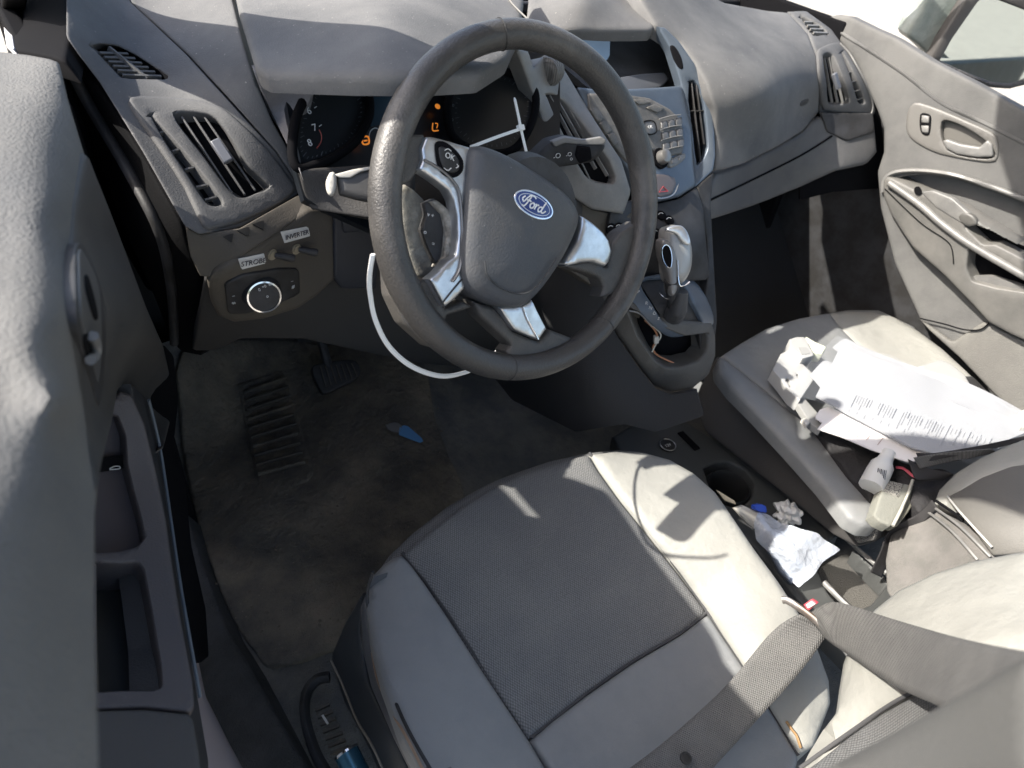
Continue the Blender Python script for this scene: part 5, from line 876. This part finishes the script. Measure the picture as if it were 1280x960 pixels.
    cord([(1196, 641), (1204, 646), (1203, 656), (1198, 658), (1204, 650)], Surf([(1170, 626, 'z.36'), (1200, 645, 'z.37'), (1180, 650, 'z.34')]), .0012, 'frayed_end', BLACK, t)
belts()
# ================================================================== PAPERS AND CLUTTER
def clutter():
    SP = Surf([(1000, 480, 'z.345'), (1050, 422, 'z.35'), (1100, 470, 'z.372'), (1180, 500, 'z.375'), (1280, 535, 'z.385'), (1180, 565, 'z.378'), (1080, 530, 'z.36')])
    def wr(P): return .0012*np.sin((P[:, 0]+P[:, 1])/40)
    t = thing('document_sleeve', SP.p(1120, 490), 'crinkled clear sleeve holding printed white sheets on the passenger seat', 'document sleeve')
    pg = panel('printed_sheet', [(1052, 430), (1100, 450), (1180, 478), (1290, 538), (1255, 552), (1180, 570), (1140, 558), (1060, 518), (1020, 495)], SP, PAPER, t, r=0, thick=.003, step=8, sm=1, disp=wr)
    q = SP.off(.0035)
    def stroke(s0, u0, u1, m, w=.0009):
        A = (1064+s0, 487+s0*.335); a_ = (A[0]-.45*u0, A[1]+.9*u0); b_ = (A[0]-.45*u1, A[1]+.9*u1)
        mb = MB(); bar(mb, q, a_, b_, w, .0004); mb.build('text_line', m, pg)
    for k in range(34):
        s0 = 8+k*3.3
        if k in (7, 8, 16, 17, 26): continue
        u0 = random.uniform(2, 5); stroke(s0, u0, u0+random.uniform(8, 22), GREYINK, .0007 if k % 5 else .0014)
        if k % 3 == 0: stroke(s0, 24, 24+random.uniform(2, 6), GREYINK, .0007)
    for k in range(6): stroke(124+k*13, 1, 30-k*3.6, GREYINK, .0011)
    for k in range(12): stroke(128+k*5.2, 4, 4+random.uniform(4, 9), GREYINK, .0006)
    for nm, q_, o_ in (('loose_sheet', [(1040, 436), (1056, 424), (1120, 446), (1200, 478), (1284, 516), (1276, 540), (1180, 500), (1080, 462)], -.004), ('loose_sheet', [(1012, 470), (1030, 452), (1060, 462), (1120, 500), (1110, 530), (1050, 515)], -.007)):
        panel(nm, q_, SP.off(o_), PAPER, t, r=0, thick=.0008, step=9, sm=1, disp=lambda P: .004*np.sin(P[:, 0]/31)+.002*np.sin((P[:, 0]-P[:, 1]*1.7)/12))
    def wr2(P): return .003*np.sin((P[:, 0]+P[:, 1]*.7)/15)*np.sin(P[:, 1]/21)+.0012*np.sin(P[:, 0]/7)
    panel('plastic_film', [(986, 486), (1005, 460), (1030, 436), (1046, 420), (1080, 434), (1120, 448), (1200, 480), (1280, 515), (1310, 530), (1270, 560), (1215, 580), (1185, 572), (1150, 566), (1100, 545), (1040, 512)], SP.off(.006), FILM, t, r=0, thick=.0005, step=7, sm=1, disp=wr2)
    S2 = SP.off(-.010)
    t = panel('white_form', [(1025, 512), (1036, 508), (1060, 520), (1130, 552), (1160, 566), (1150, 574), (1138, 578), (1090, 562), (1050, 545), (1022, 536), (1028, 528), (1018, 522)], S2, mat('warm_white_paper', (.72, .69, .67), .8), None, r=0, thick=.002, step=8, sm=1)
    tag(t, 'plain form with brown ruled lines sticking out below the clear sleeve', 'paper')
    for x, y in ((1066, 532), (1078, 537), (1090, 541), (1104, 547)): mb = MB(); bar(mb, S2.off(.001), (x, y), (x-7, y+9), .0009, .0004); mb.build('ruled_line', mat('brown_ink', (.4, .28, .24), .8), t)
    # white bracket blocks
    S3 = Plane(U_(1000, 460, 'z.325'), [0, 0, 1])
    t = thing('plastic_bracket', S3.p(990, 470), 'long white moulded plastic bracket with slots left of the papers', 'bracket', 'white plastic brackets')
    panel('bracket_body', [(966, 462), (976, 442), (986, 437), (994, 446), (1020, 470), (1000, 500), (990, 492), (978, 476)], S3.off(.015), WHITE, t, r=.9, thick=.025, step=6, sm=1, holes=[[(982, 474), (985, 472), (991, 482), (988, 484)], [(995, 468), (997, 466), (1003, 474), (1001, 476)]], hr=.6)
    mb = MB(); mb.lathe(S3.p(988, 446, .016), S3.nrm([(988, 446)])[0], [(.003, 0), (.003, .0008)], 12); mb.build('screw_hole', BLACK, t)
    t = thing('plastic_bracket', S3.p(1005, 435), 'small square white plastic bracket behind the long one', 'bracket', 'white plastic brackets')
    panel('bracket_body', [(987, 424), (996, 421), (1006, 421), (1014, 436), (1018, 444), (1004, 448), (996, 440), (988, 434)], S3.off(.03), WHITE, t, r=.8, thick=.03, step=5, sm=1)
    panel('bracket_window', [(998, 434), (1009, 434), (1013, 442), (1002, 443)], S3.off(.031), mat('window_grey', (.3, .3, .29), .5), t, r=0, thick=.001, step=5, sm=1)
    t = tag(panel('foam_wedge', [(1008, 420), (1020, 427), (1034, 433), (1028, 442), (1016, 440)], S3.off(.02), mat('pale_green_foam', (.6, .63, .5), .8), None, r=2, thick=.02, step=5, sm=1), 'pale green wedge beside the small white bracket', 'foam wedge')
    t = thing('tablet_case', S3.p(1010, 510), 'grey flat case edge under the papers beside the seat bolster', 'case')
    panel('case_body', [(984, 484), (992, 482), (1026, 520), (1026, 538), (1014, 530)], S3.off(.006), mat('case_grey', (.25, .25, .24), .5), t, r=1, thick=.012, step=6, sm=1)
    panel('case_tab', [(1002, 524), (1008, 521), (1013, 528), (1008, 532)], S3.off(.010), CREAM, t, r=1, thick=.006, step=4, sm=1)
    # round white cover with hole
    S4 = Plane(U_(1182, 474, 'z.355'), [0, 0, 1])
    t = thing('detector_cover', S4.p(1185, 470), 'flat white plastic cover with a round centre hole behind the papers', 'cover')
    panel('cover_plate', [(1148, 458), (1160, 454), (1176, 449), (1190, 455), (1206, 468), (1214, 482), (1212, 492), (1196, 488), (1170, 476)], S4, WHITE, t, r=1.5, thick=.012, step=6, sm=1)
    MB().lathe(S4.p(1182, 474, .0005), S4.nrm([(1182, 474)])[0], [(.008, 0), (.008, .0015), (.0045, .002)], 20).build('centre_boss', mat('grey_boss', (.35, .35, .34), .5), t)
    MB().lathe(S4.p(1182, 474, .002), S4.nrm([(1182, 474)])[0], [(.0035, 0), (.0035, .001)], 16).build('centre_hole', BLACK, t)
    t = panel('dark_sheet', [(1198, 470), (1216, 470), (1234, 488), (1246, 505), (1222, 500), (1212, 490)], S4.off(-.004), DARK, None, r=1, thick=.01, step=6, sm=1)
    tag(t, 'dark flat tray under the white round holed cover', 'tray')
    t = tag(panel('cream_cap', [(1270, 520), (1276, 512), (1310, 505), (1310, 535), (1276, 533)], SP.off(.012), CREAM, None, r=3, thick=.02, step=5, sm=1), 'cream plastic cap at the right edge of the papers', 'cap')
    # tissue
    c = U_(985, 642, 'z.20'); V = []; n1, n2 = 26, 34; A = []
    for i in range(n1):
        ph = math.pi*(i+.5)/n1; row = []
        for j in range(n2+1):
            th = 2*math.pi*j/n2; d = np.array([math.sin(ph)*math.cos(th), math.sin(ph)*math.sin(th), math.cos(ph)])
            r = .026*(1+.22*math.sin(4.1*d[0]+1+2*d[2])+.30*abs(math.sin(3.5*d[2]+2.5*d[0]+2*d[1]))-.25*abs(math.sin(5*d[1]-3*d[0]+1))+.07*math.sin(11*d[0]-9*d[1]+7*d[2])); row.append(c+r*d*np.array([1.0, .8, .8]))
        A.append(row)
    tag(MB().grid(A).build('crumpled_tissue', mat('tissue_paper', (.62, .62, .6), .9, bump=[(60, .004)]), ang=22), 'crumpled white paper tissue lying in the console tray', 'tissue')
    # clear bag with silver content
    S5 = Surf([(935, 650, 'z.21'), (1045, 688, 'z.22'), (980, 710, 'z.20'), (1000, 735, 'z.19'), (960, 640, 'z.22'), (990, 670, 'z.235')])
    def wr3(P): return .006*np.sin((P[:, 0]-P[:, 1])/9)+.004*np.sin(P[:, 0]/6)*np.cos(P[:, 1]/8)
    t = thing('plastic_bag', S5.p(985, 690), 'shiny clear plastic bag lying between the driver seat and console', 'plastic bag')
    panel('bag_content', [(945, 665), (960, 650), (990, 672), (1000, 705), (990, 730), (975, 715)], S5.off(-.008), mat('grey_bag_content', (.16, .18, .22), .3, metal=.3, bump=[(60, .004)]), t, r=3, thick=.01, step=6, sm=1)
    panel('bag_film', [(948, 642), (958, 640), (985, 655), (1020, 668), (1047, 688), (1030, 702), (1012, 722), (1000, 734), (988, 724), (970, 700), (945, 672), (942, 655)], S5, mat('shiny_film', (.75, .8, .88), .12, trans=.35, alpha=.8, metal=.1, bump=[(40, .006), (120, .003)], spec=.9), t, r=0, thick=.001, step=5, sm=1, disp=wr3)
    t = thing('paper_cup', U_(935, 650, 'z.20'), 'white paper cup edge showing beside the driver seat cushion', 'paper cup')
    panel('cup_side', [(918, 636), (930, 632), (950, 642), (944, 662), (936, 656)], Surf([(918, 636, 'z.21'), (950, 642, 'z.21'), (936, 660, 'z.19')]), CREAM, t, r=2, thick=.01, step=5, sm=1)
    t = tag(panel('blue_cap', [(944, 632), (952, 630), (958, 633), (959, 641), (950, 640), (944, 637)], Surf([(918, 636, 'z.225'), (950, 632, 'z.225'), (936, 660, 'z.2')]), BLUE, None, r=1, thick=.01, step=4, sm=1), 'small bright blue cap next to the clear plastic bag', 'cap')
    t = tag(panel('yellow_card', [(895, 612), (902, 616), (918, 626), (920, 630), (906, 625)], Surf([(895, 612, 'z.21'), (920, 630, 'z.21'), (906, 640, 'z.2')]), mat('pale_yellow_card', (.6, .52, .36), .7), None, r=0, thick=.004, step=4, sm=1), 'sliver of yellow card between the driver cushion and cup holder', 'card')
    # spray can and rail under the driver seat
    t = thing('spray_can', U_(440, 960, 'z.12'), 'chrome capped blue spray can under the front of the driver seat', 'spray can')
    a = U_(432, 938, 'z.13'); b = U_(455, 985, 'z.12'); d = b-a; d /= np.linalg.norm(d)
    MB().lathe(a, d, [(.014, 0), (.0165, .001), (.017, .004), (.016, .0045)], 26).build('can_rim', CHRM, t); MB().lathe(a+d*.004, d, [(.016, 0), (.016, .08)], 26).build('can_body', mat('blue_steel_can', (.05, .14, .2), .25, metal=.6), t)
    SR = Surf([(385, 870, 'z.095'), (440, 940, 'z.10'), (410, 850, 'z.10'), (400, 920, 'z.095')])
    t = thing('seat_rail', SR.p(400, 880), 'dirty arched seat rail cover behind the floor mat', 'seat rail')
    cord([(420, 985), (396, 945), (382, 900), (383, 868), (396, 850), (412, 846)], SR.off(.006), .008, 'rail_arch', DARK, t)
    for i in range(7): mb = MB(); bar(mb, SR.off(.004), (394+i*3.2, 888+i*9), (412+i*4, 880+i*9), .004, .006); mb.build('rail_tooth', BROWN, t)
    mb = MB(); bar(mb, SR.off(.008), (403, 894), (410, 905), .003, .002); mb.build('bright_clip', CREAM, t)
    # strip of carpet bump by the sill
    S6 = Surf([(240, 700, 'z.12'), (310, 830, 'z.12'), (400, 985, 'z.13'), (300, 985, 'z.11'), (250, 830, 'z.10')])
    t = panel('sill_carpet', [(232, 640), (250, 700), (285, 790), (310, 830), (350, 900), (400, 990), (318, 990), (285, 930), (255, 870), (240, 800), (225, 700)], S6, mat('dusty_sill_carpet', (.045, .043, .043), .9, bump=[(60, .004), (400, .002)], col2=(.03, .03, .028), nscale=20), None, r=6, R=.008, thick=.05, step=11, sm=1)
    tag(t, 'dusty dark carpet roll along the door sill', kind='structure')
clutter()
# ================================================================== CABIN SHADE (cast by the shaped left pillar and roof edge)
for o_ in list(bpy.data.objects):
    if o_.type == 'MESH' and o_.parent is None and 'label' not in o_ and 'kind' not in o_: print('UNTAGGED', o_.name)
